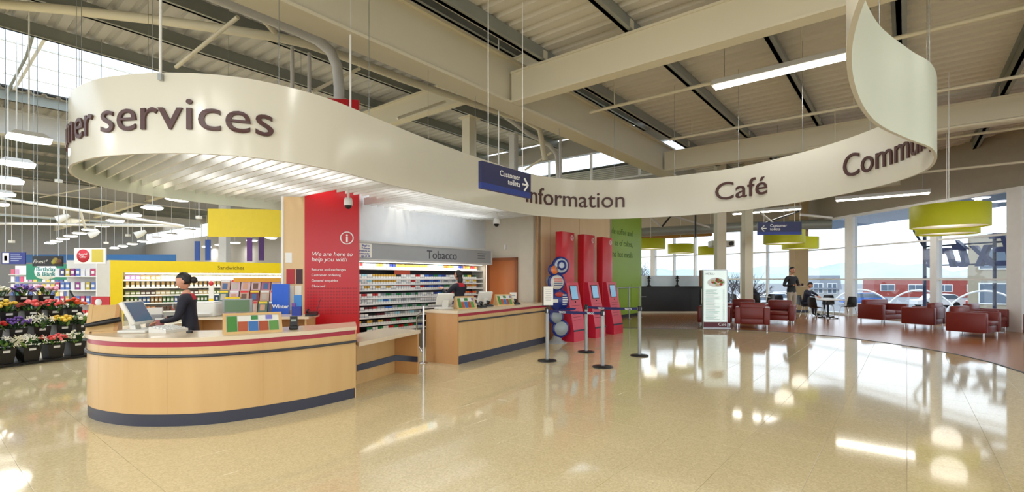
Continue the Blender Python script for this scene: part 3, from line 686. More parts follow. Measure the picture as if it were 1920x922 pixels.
# ================================================================== cafe bar, rail, menu board
bar_ = thing('cafe_bar', 'long black cafe bar counter with a pale glass screen', 'counter', (*G(1200,587.5),0), R(2))
MB().box(0,3.05,0,.7,.1,1.16).build('front_panel', M_black, bar_); MB().box(0,3.05,.03,.7,0,.1).build('kick_plate', M_cream, bar_); MB().box(-.03,3.08,-.04,.74,1.16,1.2).build('worktop', M_black, bar_)
MB().box(.0,2.85,.30,.31,1.2,1.68).build('glass_screen', mat('frosted_screen',(214,228,236),.2), bar_)
for x in (.47, 1.75):
    q = MB().lathe([(.001,1.2),(.1,1.2),(.1,1.24),(.04,1.27),(.03,1.4),(.07,1.45),(.03,1.5),(.03,1.58),(.06,1.62),(.02,1.68),(.001,1.7)], 16, (x,.2)).build('bar_tap', M_black, bar_); MB().tube([(x-.09,.2,1.56),(x+.09,.2,1.56)], .02, 8).build('tap_handle', M_black, q)
MB().box(2.72,2.9,-.06,-.045,.42,1.1).build('notice_board', M_offw, bar_)
ps = thing('cafe_poster', 'brown framed poster behind the lit menu board', 'poster', P(1323,515,21.0)[:2]+(1.2,), 0)
MB().box(-.27,.27,-.02,.02,.0,.72).build('frame', mat('poster_brown',(120,72,46),.5), ps); MB().box(-.22,.22,-.025,-.02,.05,.67).build('print', pal((150,110,84)), ps); MB().box(-.02,.02,0,.03,-1.2,0).build('post', M_black, ps); MB().box(-.2,.2,-.1,.1,-1.2,-1.18).build('foot', M_black, ps)
hr = thing('queue_rail', 'slim steel queue rail standing before the green wall', 'railing', (*G(1158,601),0), math.atan2(1.9,1.55))
xs = (0,.95,1.9)
for x in xs: MB().tube([(x,0,0),(x,0,1.24)], .022, 10).build('post', M_steel, hr); 
for x in xs: MB().lathe([(.001,.03),(.09,.02),(.1,0)], 16, (x,0)).build('post_foot', M_steel, hr)
MB().tube([(0,0,1.2),(1.9,0,1.2)], .018, 8).build('top_rail', M_steel, hr); MB().tube([(1.9,0,.82),(2.15,-.15,.82)], .015, 8).build('side_stub', M_steel, hr)
mbd = thing('menu_board', 'tall lit menu board with a plate of food and maroon foot', 'sign', (*G(1340,615),0), R(-4))
MB().box(-.37,.37,-.06,.06,.03,1.83).build('light_box', M_steel, mbd); MB().box(-.34,.34,-.066,-.06,.2,1.8).build('lit_face', mat('menu_lit_face',(224,240,236),.4,emit=.55), mbd)
MB().box(-.36,.36,-.068,-.06,.04,.2).build('foot_panel', pal((96,30,44)), mbd); MB().box(-.42,.42,-.2,.2,0,.03).build('base_plate', M_steel, mbd)
text('menu_title', 'MENU', .1, M_grey, mbd, (-.3,-.068,1.66), ext=.001); text('foot_lettering', 'Café', .13, M_white, mbd, (.33,-.07,.085), align='RIGHT', ext=.001)
pl = MB(); pl.lathe([(.001,0),(.2,.0),(.27,.012)], 28); pl.xf(Matrix.Translation((.02,-.07,1.43)) @ Matrix.Rotation(R(90),4,'X') @ Matrix.Diagonal((1,.55,1,1))); pl.build('plate_picture', M_white, mbd)
for i in range(14):
    a = random.uniform(0,6.28); r = random.uniform(.03,.2); MB().ball((.02+r*math.cos(a)*1.05,-.073,1.44+r*math.sin(a)*.5), (.055,.006,.04), 8, 5).build('food_picture', pal(((70,140,40),(190,60,40),(150,66,36),(214,196,150),(110,150,50))[i % 5]), mbd)
ml = MB()
for i in range(30): ml.box(-.3,-.3+random.uniform(.25,.45),-.0675,-.066,1.2-.032*i,1.212-.032*i); ml.box(.22,.28,-.0675,-.066,1.2-.032*i,1.21-.032*i)
o = ml.build('menu_lines', pal((168,186,186)), mbd); o['kind'] = 'stuff'
# ================================================================== soft seating
def make_seat(name, w_, lab, grp, loc, rz):
    t = thing(name, lab, 'sofa' if w_ > 1.1 else 'armchair', loc, rz, grp); h = w_/2; d = .42
    MB().rbox(-h,-h+.17,-d,d,.13,.65,.025).build('armrest', M_sofa, t); MB().rbox(h-.17,h,-d,d,.13,.65,.025).build('armrest', M_sofa, t)
    MB().rbox(-h+.17,h-.17,-d+.03,d-.02,.13,.32,.02).build('seat_base', M_sofa, t); MB().rbox(-h+.17,h-.17,d-.18,d,.3,.66,.025).build('back_panel', M_sofa, t)
    n = 2 if w_ > 1.1 else 1; cw = (w_-.34)/n
    for i in range(n):
        x = -h+.17+cw*i; MB().rbox(x+.005,x+cw-.005,-d,d-.18,.31,.44,.035).build('seat_cushion', M_sofa, t)
    MB().rbox(-h+.12,h-.12,d-.24,d-.03,.44,.8,.05).build('back_cushion', M_sofa, t)
    for sx in (-h+.08, h-.08):
        for sy in (-d+.07, d-.07): MB().tube([(sx,sy,0),(sx,sy,.14)], .024, 10).build('leg', M_chrome, t)
    return t
GS = 'maroon leather seats in the cafe'
ac = make_seat('armchair', .98, 'maroon armchair seen square from behind, nearest to the menu board', GS, (7.62,15.55), R(152))
for loc, rz, lab in (((6.66,16.1),R(152),'maroon armchair partly hidden behind the lit menu board'),((9.25,17.0),R(-35),'maroon armchair facing the camera in front of the standing man'),((8.35,17.75),R(-30),'maroon armchair at the rear of the group beside the cream column'),
    ((13.0,15.5),R(212),'maroon armchair turned away, between the sofa and the nearest armchair'),((12.45,13.25),R(28),'nearest large maroon armchair at the right under the big drum lamp'),((13.75,12.4),R(20),'maroon armchair cut by the right edge of the photo'),((13.95,14.5),R(30),'maroon armchair against the glass behind the nearest one')):
    dup(ac, loc, rz, lab, GS)
make_seat('sofa', 1.45, 'two-seat maroon sofa against the cafe side window', GS, (13.2,17.45), R(22))
lt = thing('low_table', 'round red low table at the right edge by the armchairs', 'table', (13.0,11.55,0)); MB().lathe([(.001,.44),(.5,.44),(.5,.47),(.001,.47)], 32).build('table_top', pal((176,24,34)), lt); MB().tube([(0,0,0),(0,0,.44)], .04, 12).build('stem', M_chrome, lt); MB().lathe([(.001,.02),(.25,.02),(.26,0)], 24).build('foot', M_chrome, lt)
# ================================================================== dining tables and chairs
M_chair = mat('black_shell', (24,24,28), .4)
def make_table(loc, lab, r=.42):
    t = thing('cafe_table', lab, 'table', loc, 0, 'white topped cafe tables'); MB().rbox(-r,r,-r,r,.71,.745,.012).build('table_top', M_white, t); MB().tube([(0,0,.04),(0,0,.71)], .04, 12).build('stem', M_black, t)
    for a in range(4): MB().tube([(.06*math.cos(a*1.571),.06*math.sin(a*1.571),.06),(.34*math.cos(a*1.571+.78),.34*math.sin(a*1.571+.78),.02)], .02, 8).build('foot', M_black, t)
    return t
tb1 = make_table((12.3,19.1), 'white cafe table beside the rightmost black chair')
for loc, lab in (((11.0,22.1),'white cafe table behind the cream column'),((9.6,23.2),'white cafe table furthest left behind the menu board'),((12.8,20.1),'white cafe table in front of the seated person')): dup(tb1, loc, 0, lab, 'white topped cafe tables')
def make_chair(loc, rz, lab):
    t = thing('cafe_chair', lab, 'chair', loc, rz, 'black cafe chairs'); sh = MB(); pts = []
    prof = [(-.22,.45),(-.1,.435),(.08,.43),(.17,.45),(.21,.52),(.23,.65),(.25,.8),(.255,.84)]
    for y, z in prof:
        for i in range(7):
            u = -1+i/3; w_ = .22 if z < .6 else .215-.06*max(0,z-.75)/.1; pts.append((u*w_, y-(.05*u*u if z > .5 else 0), z+(.03*u*u if z < .5 else 0)))
    fs = [(r_*7+i,r_*7+i+1,(r_+1)*7+i+1,(r_+1)*7+i) for r_ in range(7) for i in range(6)]
    sh.add(pts, fs, 0, True); sh.add([(x, y+.014*(1 if z > .5 else 0), z-.014) for x, y, z in pts], [f[::-1] for f in fs], 0, True); sh.build('shell', M_chair, t)
    for sx in (-1, 1):
        for y0, y1 in ((-.15,-.22),(.12,.25)): MB().tube([(sx*.15,y0*.7,.425),(sx*.19,y0,.41),(sx*.22,y1,0)], .011, 8).build('leg', M_chrome, t)
    return t
ch = make_chair((13.25,19.35), R(-80), 'rightmost black cafe chair, facing left to its table')
for loc, rz, lab in (((11.6,18.7),R(100),'black cafe chair left of the nearest table, seen from behind'),((11.85,19.75),R(60),'black cafe chair at the far left of the nearest table'),((13.45,20.9),R(-40),'black cafe chair by the window post behind the nearest table'),
   ((10.5,21.2),R(150),'black cafe chair turned away behind the standing man'),((11.45,21.3),R(190),'black cafe chair right of the standing man'),((10.3,22.3),R(90),'black cafe chair beside the cream column'),((11.75,22.5),R(-70),'black cafe chair between the rear table and the corner column'),
   ((9.0,22.6),R(120),'black cafe chair left of the cream column'),((10.2,23.6),R(-60),'black cafe chair at the window behind the column'),((12.35,20.8),R(30),'black cafe chair under the seated person')): dup(ch, loc, rz, lab, 'black cafe chairs')
ct = thing('draped_coat', 'dark coat thrown over a chair by the rear table', 'coat', (10.55,21.45,0)); MB().ball((0,0,.78), (.28,.16,.26), 14, 9, fn=lambda v: v+Vector((.03*math.sin(v.z*30),.02*math.sin(v.x*25),0))).build('coat_body', M_uni, ct); MB().ball((0,-.03,1.0), (.14,.11,.13), 12, 8).build('hood', M_uni, ct)
cd_ = thing('condiment_bottle', 'small yellow bottle on the furthest left cafe table', 'bottle', (9.65,23.1,.745)); MB().lathe([(.001,0),(.035,0),(.035,.12),(.015,.17)], 12).build('body', pal((206,196,120)), cd_); MB().lathe([(.017,.17),(.017,.21),(.001,.21)], 12).build('cap', M_white, cd_)
# ================================================================== outside
M_tar = mat('car_park_tarmac', (120,124,130), .8, noise=(.3,.15))
struct(MB().prism([(-200,24),(-60,62.5),(-25,63),(5,33),(14.5,24.5),(15.6,5),(15.6,-60),(400,-60),(400,420),(-200,420)], -1.7, -1.5).build('ground_outside', M_tar))
M_hill = mat('haze_tinted_hills', (172,186,188), .9, noise=(.03,.25))  # distance haze is put into this pale base colour
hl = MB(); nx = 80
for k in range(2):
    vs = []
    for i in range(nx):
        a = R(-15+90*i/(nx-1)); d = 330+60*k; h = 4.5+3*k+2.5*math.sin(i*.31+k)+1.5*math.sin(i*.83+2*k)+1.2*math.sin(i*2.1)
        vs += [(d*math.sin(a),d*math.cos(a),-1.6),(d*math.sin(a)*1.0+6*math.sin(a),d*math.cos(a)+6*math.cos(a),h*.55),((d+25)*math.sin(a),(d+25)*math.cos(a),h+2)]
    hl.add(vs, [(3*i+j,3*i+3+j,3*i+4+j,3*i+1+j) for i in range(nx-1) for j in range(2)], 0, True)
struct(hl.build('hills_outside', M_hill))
def building(name, lab, loc, rz, wd, dp, ht, m, cols, rowz, wm, roof=None, frame=None, win=(1.0,1.3)):
    t = thing(name, lab, 'building', (*loc,-1.5), rz); MB().box(0,wd,0,dp,0,ht).build('wall', m, t)
    for z in rowz:
        for i in range(cols):
            x = (i+.5)*wd/cols; f = MB().box(x-win[0]/2-.1,x+win[0]/2+.1,-.08,0,z-.1,z+win[1]+.1).build('window', frame or M_white, t)
            if frame is None or frame is M_white: MB().box(x-win[0]/2,x-.04,-.1,-.08,z,z+win[1]).build('pane', wm, f); MB().box(x+.04,x+win[0]/2,-.1,-.08,z,z+win[1]).build('pane', wm, f)
    if roof: MB().xprism([(-.4,ht),(dp+.4,ht),(dp/2,ht+dp*.4)], -.3, wd+.3).build('roof', roof, t)
    else: MB().box(-.15,wd+.15,-.15,dp+.15,ht,ht+.25).build('parapet', M_offw, t)
    return t
M_pane = mat('far_window_glass', (96,110,126), .15)
brick = mat('far_red_brick', (150,70,62), .8, noise=(2,.15))
building('brick_building', 'long low red brick building beyond the car park', (62,84), R(-28), 26, 12, 3.1, brick, 7, (1.0,), M_pane, win=(1.8,1.0))
building('stone_building', 'pale stone building with white windows behind the lettering sign', (39,42), R(-48), 13, 9, 6.6, mat('pale_stone',(160,150,130),.8,noise=(2,.1)), 4, (1.0,3.9), M_pane, win=(1.7,1.6))
building('grey_house', 'small grey gabled house far beyond the car park', (42,72), R(-30), 5, 5, 1.5, mat('grey_render',(176,178,178),.8), 3, (1.0,), M_pane, roof=mat('slate_roof',(110,116,126),.8))
def car(loc, rz, rgb, lab):
    t = thing('parked_car', lab, 'car', (*loc,-1.5), rz, 'cars in the car park'); MB().xprism([(-2.1,.3),(2.1,.3),(2.1,.75),(1.2,.88),(.7,1.4),(-1.2,1.42),(-1.9,.9),(-2.1,.8)], -.85, .85).build('body', pal(rgb,.25), t)
    MB().xprism([(1.1,.9),(.68,1.34),(-1.15,1.36),(-1.75,.92)], -.87, .87).build('glasshouse', M_pane, t)
    for sx in (-.8,.8):
        for sy in (-1.3,1.3): MB().tube([(sx-.1,sy,.32),(sx+.1,sy,.32)], .32, 14).build('wheel', M_black, t)
for loc, rz, c, lab in (((40,56),70,(60,110,190),'blue car parked in the middle of the car park'),((45,52),75,(235,235,238),'white car parked before the brick building'),((33,60),80,(225,228,230),'silver car parked at the left of the car park'),((49,50),70,(200,60,56),'red car parked near the stone building'),((24,50),85,(230,232,236),'white car seen through the bare tree'),((19,47),90,(150,160,172),'grey car parked left of the bare tree'),((29,55),80,(240,240,242),'white car right of the bare tree')): car(loc, R(rz), c, lab)
def tree(loc, ht, lab, seed):
    rnd = random.Random(seed); t = thing('bare_tree', lab, 'tree', (*loc,-1.5)); tr = MB(); tr.tube([(0,0,0),(.05,0,ht*.16),(0,.05,ht*.3)], [.12,.1,.08], 8); tr.build('trunk', mat('bark',(92,84,84),.9), t); br = MB()
    def grow(p, d, l, r, k):
        q = p+d*l; br.tube([p, (p+q)/2+Vector((rnd.uniform(-.05,.05),)*3)*l, q], [r*1.5,r*1.2,r*.95], 4, caps=False)
        if k:
            for _ in range(3): grow(p+d*l*rnd.uniform(.55,1), (d+Vector((rnd.uniform(-.8,.8),rnd.uniform(-.8,.8),rnd.uniform(-.2,.5)))).normalized(), l*rnd.uniform(.6,.8), r*.55, k-1)
    for i in range(7): a = i*.9; grow(Vector((0,0,ht*rnd.uniform(.14,.3))), Vector((math.cos(a)*.7,math.sin(a)*.7,.8)).normalized(), ht*.26, .045, 4)
    br.build('branches', mat('twigs',(84,76,80),.9), t)
tree((14.6,31.5), 4.6, 'bare winter tree close outside the cafe back window', 3)
tree((15,60), 7, 'bare winter tree far beyond the black cafe bar', 5)
# trolley shelter hoops
for i, (x, y) in enumerate(((22,31),(24.5,29.5),(27,28))):
    t = thing('shelter_hoop', ('white shelter hoop outside, leftmost of three','white shelter hoop outside, middle of three','white shelter hoop outside, rightmost of three')[i], 'hoop', (x,y,-1.5), R(-35)); MB().tube([(1.9*math.cos(a),0,2.35*math.sin(a)) for a in [math.pi*k/16 for k in range(17)]], .05, 8).build('hoop_tube', M_white, t); MB().tube([(-1.9,0,.9),(1.9,0,.9)], .03, 6).build('hoop_rail', M_white, t)
# soffit outside the side window
sf = thing('soffit_outside', 'x', 'x', (0,0,0)); del sf['label'], sf['category']; struct(sf)
M_sof = mat('soffit_board', (132,148,172), .5)
dK = Vector((RR[0]-K[0], RR[1]-K[1])).normalized(); nK = Vector((-dK.y, dK.x))
for i in range(14):
    p = Vector(K)-dK*3+nK*(.25+.26*i); q = Vector(RR)+nK*(.25+.26*i); MB().strip([tuple(p), tuple(q)], ZW+.02, ZW+.06, .24).build('soffit_slat', M_sof, sf)
MB().prism([tuple(Vector(K)-dK*3+nK*.2), tuple(Vector(RR)+nK*.2), tuple(Vector(RR)+nK*4), tuple(Vector(K)-dK*3+nK*4)], ZW+.1, ZW+.2).build('soffit_top', M_sof, sf)
for s, o_ in ((7.2,1.0),(9.6,1.6),(6.6,2.4)):
    p = Vector(K)+dK*s+nK*o_; MB().lathe([(.001,ZW),(.22,ZW),(.24,ZW+.02)], 20, (p.x,p.y)).build('soffit_light', mat('soffit_lamp',(250,250,255),.4,emit=3), sf)
# script lettering sign outside, read from behind
es = thing('lettering_sign', 'blue-grey script lettering sign outside, seen from behind', 'sign', (18.6,17.9,0), 0)
M_es = mat('sign_blue_grey', (44,60,112), .4); M_es2 = mat('sign_return_dark', (34,42,74), .5)
dS = Vector((-.15,1)).normalized(); ang = math.atan2(dS.y, dS.x)   # text runs from the viewer's right to left
es.rotation_euler = (0,0,ang)
for i, (c_, x, sz) in enumerate((('E',.08,1.75),('x',.82,1.75),('t',1.7,1.9),('r',2.25,1.7),('a',2.9,1.7))):
    me = tmesh(c_, sz, .1, shear=.35, off=.02); me.transform(Matrix.Diagonal((.78,1,1,1))); me.transform(Matrix.Rotation(R(90),4,'X')); me.materials.clear(); me.materials.append(M_es); link('letter', me, es, (x,0,2.05))
for z in (2.12, 2.95): MB().tube([(-1.9,-.15,z),(3.8,-.15,z)], .035, 8).build('support_rail', M_es2, es)
MB().tube([(3.75,-.15,-1.5),(3.75,-.15,4.15)], .07, 8).build('support_post', M_es2, es); MB().tube([(3.75,-.15,2.9),(4.25,-.15,3.7),(3.95,-.15,4.2)], .05, 8).build('strut', M_es2, es)
MB().tube([(1.0,-.15,-1.5),(1.0,-.15,3.3)], .06, 8).build('support_post', M_es2, es); MB().box(.2,1.15,-.3,.3,1.38,1.46).build('shelf_panel', M_offw, es); MB().box(.0,.2,-.3,.3,1.38,1.46).build('shelf_tip', pal((190,60,56)), es)
# ================================================================== kiosks
M_kred = mat('kiosk_red', (200,22,40), .3); M_kred2 = mat('kiosk_red_face', (206,40,66), .3); M_scr = mat('kiosk_screen', (120,170,205), .2, emit=.35)
def kiosk(loc, lab):
    t = thing('information_kiosk', lab, 'kiosk', loc, RZB, 'red touch-screen kiosks along the timber wall'); w_ = .29
    MB().rbox(-w_,w_,.0,.2,0,2.72,.012).build('tall_slab', M_kred, t)
    MB().xprism([(.0,0),(-.33,0),(-.33,.24),(-.1,1.45),(.0,1.45)][::-1], -w_+.02, w_).build('pedestal', M_kred2, t)
    MB().xprism([(-.335,.25),(-.335,.29),(-.32,.29),(-.32,.25)][::-1], -w_+.02, w_+.003).build('dark_groove', M_plinth, t)
    sl = lambda z: -.33+(z-.24)*(.23/1.21)-.004
    f = MB().xprism([(sl(1.02)-.006,1.02),(sl(1.38)-.006,1.38),(sl(1.38)+.02,1.38),(sl(1.02)+.02,1.02)], -.15, .19).build('screen_bezel', M_black, t); MB().xprism([(sl(1.04)-.009,1.04),(sl(1.36)-.009,1.36),(sl(1.36),1.36),(sl(1.04),1.04)], -.13, .17).build('screen', M_scr, f)
    MB().ball((.02,sl(.97),.97), .018, 10, 6).build('button', M_black, t)
    ic = MB(); ic.lathe([(.052,0),(.066,0),(.066,.005),(.052,.005),(.052,0)], 24); ic.xf(Matrix.Translation((.17,-.001,2.58)) @ Matrix.Rotation(R(90),4,'X')); ic.build('information_ring', M_white, t); text('information_letter', 'i', .11, M_white, t, (.17,-.003,2.543), align='CENTER')
    pr = MB()
    for i in range(6): pr.box(-.18,.2-.05*(i % 3),sl(.88-.07*i)-.004,sl(.88-.07*i),.875-.07*i,.885-.07*i)
    pr.build('printed_lines', pal((150,14,34)), t); return t
k1 = kiosk((1.42,12.35), 'red information kiosk behind the round-disc display stand, nearest of three')
for loc, lab in (((2.08,13.15),'red information kiosk in the middle of three'),((2.73,14.0),'red information kiosk furthest along, beside the green wall')): dup(k1, loc, RZB, lab)
# ================================================================== disc display stand
ds = thing('disc_display_stand', 'blue display stand of stacked round discs before the red kiosks', 'display stand', (*G(1046,643),0), R(18))
M_dblue = mat('display_blue', (26,42,120), .3)
discs = [(.07,1.86,.2,(196,204,214)),(-.1,1.76,.13,(224,120,60)),(-.04,1.46,.2,(220,214,206)),(.03,1.03,.24,(40,56,130)),(-.05,.63,.17,(150,160,166)),(.07,.35,.2,(160,170,174))]
for x, z, r, c in discs:
    q = MB(); q.lathe([(.001,0),(r,0),(r+.02,.02),(r+.02,.06),(r,.08),(.001,.08)], 32); q.xf(Matrix.Translation((x,.04,z)) @ Matrix.Rotation(R(90),4,'X')); d = q.build('disc', M_dblue, ds)
    q = MB(); q.lathe([(.001,.085),(r-.03,.085),(r-.03,.078)], 32); q.xf(Matrix.Translation((x,.04,z)) @ Matrix.Rotation(R(90),4,'X')); q.build('disc_face', pal(c,.3), d)
MB().xprism([(-.0,.3),(-.0,1.8),(.05,1.8),(.05,.3)], -.1, .13).build('spine', M_dblue, ds)
q = MB(); q.lathe([(.07,0),(.12,0),(.12,.006),(.07,.006)], 24); q.xf(Matrix.Translation((.08,-.048,1.87)) @ Matrix.Rotation(R(90),4,'X')); q.build('ring_emblem', M_dblue, ds)
q = MB(); q.lathe([(.001,0),(.13,0)], 20); q.xf(Matrix.Translation((-.14,.1,1.5)) @ Matrix.Rotation(R(90),4,'X')); q.build('rear_disc', M_grey, ds)
for i in range(4): MB().box(-.12,.1,-.051,-.046,1.53-.05*i,1.55-.05*i).build('printed_line', pal((196,70,50) if i < 2 else (70,80,120)), ds)
for i in range(5): MB().box(.1,.24-.02*abs(i-2),-.06,-.045,1.14-.055*i,1.165-.055*i).build('white_bar', M_white, ds)
MB().ball((.02,-.05,1.17), (.12,.012,.06), 12, 6).build('red_patch', pal((170,50,50)), ds); MB().box(-.18,-.02,-.07,-.046,.98,1.06).build('card_pocket', M_offw, ds)
MB().lathe([(.001,.80),(.18,.80),(.2,.83),(.2,.84)], 24, (.2,-.12)).build('leaflet_tray', M_dblue, ds)
MB().lathe([(.24,0),(.24,.015),(.14,.06),(.07,.2),(.05,.4)], 28, (0,.07)).build('base', M_grey, ds)
# ================================================================== queue barriers
def barrier(loc, lab):
    t = thing('barrier_post', lab, 'barrier post', loc, 0, 'belt barrier posts'); MB().lathe([(.001,.035),(.1,.034),(.175,.02),(.18,0)], 32).build('base', M_black, t); MB().tube([(0,0,.03),(0,0,.9)], .034, 20).build('tube', mat('barrier_grey',(158,160,160),.4,.3), t)
    MB().lathe([(.038,.9),(.04,.91),(.04,.985),(.03,1.0),(.001,1.0)], 20).build('belt_head', M_black, t); MB().box(-.012,.012,-.043,.043,.91,.975).build('belt_clip', M_steel, t); return t
BP = {'a':G(1026,676.5), 'b':G(1130,688), 'c':G(1099,660), 'd':G(1199,667)}
b0_ = barrier(BP['a'], 'belt barrier post beside the white notice and maple counter'); dup(b0_, BP['b'], R(20), 'belt barrier post standing nearest to the camera'); dup(b0_, BP['c'], R(40), 'belt barrier post in front of the middle red kiosk'); dup(b0_, BP['d'], R(60), 'belt barrier post furthest right in front of the green wall')
M_belt = mat('belt_webbing', (26,28,88), .7)
for p, q, lab in ((BP['a'],BP['b'],'navy retractable belt between the two front barrier posts'),(BP['c'],BP['d'],'navy retractable belt between the two rear barrier posts')):
    d = Vector(q)-Vector(p); u = d.normalized(); p = Vector(p)+u*.045; ln = d.length-.09; t = thing('barrier_belt', lab, 'belt', (*p,0), math.atan2(d.y,d.x)); n = 14; vs = []
    for i in range(n+1): x = ln*i/n; z = .945-.012*math.sin(math.pi*i/n); vs += [(x,-.0015,z-.025),(x,-.0015,z+.025),(x,.0015,z+.025),(x,.0015,z-.025)]
    MB().add(vs, [f for i in range(n) for f in ((4*i,4*i+4,4*i+5,4*i+1),(4*i+2,4*i+6,4*i+7,4*i+3),(4*i+1,4*i+5,4*i+6,4*i+2),(4*i+3,4*i+7,4*i+4,4*i))]).build('webbing', M_belt, t)
    for x in (ln*.27, ln*.82): text('belt_lettering', 'TESCO', .046, M_white, t, (x,-.003,.915+.0), align='CENTER', ext=.0005, off=.001)
nt_ = thing('notice_frame', 'white notice in a black frame on top of the front left barrier post', 'notice', (BP['a'][0]+.01,BP['a'][1],1.0), R(4))
MB().box(-.1,.1,-.01,.01,.04,.39).build('frame', M_black, nt_); MB().box(-.08,.1,-.014,-.01,.05,.4).build('paper', M_paper, nt_); MB().tube([(0,0,0),(0,0,.05)], .012, 8).build('stem', M_black, nt_)
for i, w_ in enumerate((.12,.1,.11,.09,.12,.1)): MB().box(.01-w_/2,.01+w_/2,-.0155,-.014,.345-.04*i,.352-.04*i).build('text_line', M_grey, nt_)
# ================================================================== things on the curved desk
ZC = .93
def wedge(loc, rz, lab, w_=.46, h=.2, zc=ZC, dp=.2):
    t = thing('leaflet_display', lab, 'leaflet display', (*loc,zc), rz, 'maple leaflet displays'); k = w_/2
    MB().xprism([(-dp/2,0),(dp/2,0),(dp*.15,h),(dp*.1,h)][::1], -k, -k+.015).build('side_cheek', M_maple, t); MB().xprism([(-dp/2,0),(dp/2,0),(dp*.15,h),(dp*.1,h)], k-.015, k).build('side_cheek', M_maple, t)
    sl = lambda z: -dp/2+z/h*(dp*.6); fr = MB()
    for z0, z1, a, b_ in ((0,.025,-k,k),(h-.025,h,-k,k),(.025,h-.025,-k,-k+.03),(.025,h-.025,k-.03,k)): fr.xprism([(sl(z0)-.012,z0),(sl(z1)-.012,z1),(sl(z1)+.006,z1),(sl(z0)+.006,z0)][::-1], a, b_)
    fr.build('front_frame', M_maple, t)
    MB().xprism([(sl(.02),.02),(sl(h-.02),h-.02),(sl(h-.02)+.01,h-.02),(sl(.02)+.01,.02)][::-1], -k+.03, k-.03).build('backing', M_offw, t)
    cs = ((70,130,60),(170,84,56),(60,110,170),(160,72,44),(90,140,70)); n = 5; cw = (w_-.07)/n
    for i in range(n):
        x = -k+.035+cw*i; z1 = h*.58 if i else h*.85; MB().xprism([(sl(.025)-.006,.025),(sl(z1)-.006,z1),(sl(z1),z1),(sl(.025),.025)][::-1], x+.003, x+cw-.003).build('leaflet', pal(cs[i]), t)
    for x, c in ((-.02,(60,130,70)),(.13,(120,120,190))): MB().xprism([(sl(h*.66)-.005,h*.66),(sl(h*.86)-.005,h*.86),(sl(h*.86),h*.86),(sl(h*.66),h*.66)][::-1], x, x+.07).build('leaflet', pal(c), t)
    return t
lw = wedge((-3.0,5.68), R(33), 'wide maple leaflet display on the curved desk', .6, .225, ZC, .22)
cr = thing('card_reader', 'black card reader standing on the curved desk right of the leaflets', 'card reader', (-2.66,5.98,ZC), R(20)); MB().rbox(-.05,.05,-.05,.06,0,.05,.012).build('base', M_black, cr); MB().xprism([(-.03,.04),(.045,.04),(.03,.16),(.0,.16)], -.042, .042).build('keypad_body', M_black, cr); MB().xprism([(-.02,.1),(-.0,.145),(.004,.145),(-.016,.1)][::-1], -.03, .03).build('display', pal((150,160,150)), cr)
def monitor(loc, rz, lab, zc=ZC, s=1.0):
    t = thing('till_screen', lab, 'till screen', (*loc,zc), rz, 'grey till screens'); MB().rbox(-.16*s,.16*s,-.13*s,.13*s,0,.035,.01).build('base', M_offw, t); MB().xprism([(.02,.03),(.08,.03),(.12,.18*s),(.06,.18*s)], -.05, .05).build('neck', M_offw, t)
    sc = MB(); sc.rbox(-.17*s,.17*s,-.025,.025,-.13*s,.13*s,.012); sc.xf(Matrix.Translation((0,.04,.2*s)) @ Matrix.Rotation(R(-28),4,'X')); d = sc.build('screen_shell', M_offw, t)
    sc = MB(); sc.box(-.15*s,.15*s,-.028,-.0255,-.11*s,.11*s); sc.xf(Matrix.Translation((0,.04,.2*s)) @ Matrix.Rotation(R(-28),4,'X')); sc.build('screen_glass', pal((90,120,150),.2), d); return t
monitor((-4.33,5.72), R(98), 'tilted cream till screen facing the woman at the curved desk', ZC, 1.12)
kb = thing('till_keyboard', 'cream till keyboard under the woman\'s hands', 'keyboard', (-4.0,5.72,ZC), R(82)); MB().xprism([(-.11,0),(.11,0),(.11,.07),(-.11,.03)], -.16, .16).build('body', M_offw, kb)
for i in range(9):
    for j in range(4): MB().box(-.14+.031*i,-.117+.031*i,-.09+.045*j,-.058+.045*j,.034+.008*j,.05+.008*j).build('key', M_white, kb)
tl = thing('cardboard_wedge_stand', 'plywood wedge stand with a black scanner at the left end of the desk', 'stand', (-4.72,5.72,ZC), R(28)); MB().xprism([(-.14,0),(.12,0),(.12,.04),(.06,.32),(.03,.32)], -.17, -.13).build('side_cheek', M_maple, tl); MB().xprism([(-.14,0),(.12,0),(.12,.04),(.06,.32),(.03,.32)], .08, .12).build('side_cheek', M_maple2, tl); MB().xprism([(-.13,.02),(-.115,.02),(.045,.31),(.03,.31)], -.13, .08).build('sloped_board', M_maple, tl)
MB().tube([(-.17,-.16,.09),(.0,-.15,.12),(.15,-.12,.15)], [.022,.03,.03], 10).build('scanner', M_black, tl); MB().box(-.1,.16,-.18,-.02,0,.02).build('foot_board', M_maple, tl)
pr = thing('receipt_printer', 'small grey receipt printer behind the wedge stand', 'printer', (-4.62,6.35,ZC), R(30)); MB().rbox(-.09,.09,-.09,.09,0,.16,.015).build('body', M_grey, pr); MB().xprism([(-.07,.14),(.08,.16),(.08,.24),(-.04,.24)], -.08, .08).build('lid', M_offw, pr)
cup = thing('paper_tub', 'white paper tub beside the receipt printer', 'tub', (-4.45,6.2,ZC), 0); MB().lathe([(.001,0),(.04,0),(.05,.12),(.046,.12),(.038,.01)], 20).build('tub_wall', M_white, cup); MB().lathe([(.0425,.03),(.0485,.1),(.0495,.1),(.0435,.03)], 20).build('printed_band', pal((190,120,120)), cup)
ms = thing('computer_mouse', 'black mouse by the woman\'s right hand', 'mouse', (-3.68,5.6,ZC), R(60)); MB().ball((0,0,.012), (.03,.05,.02), 12, 8).build('shell', M_black, ms); MB().box(-.002,.002,-.045,-.01,.026,.031).build('wheel', M_grey, ms)
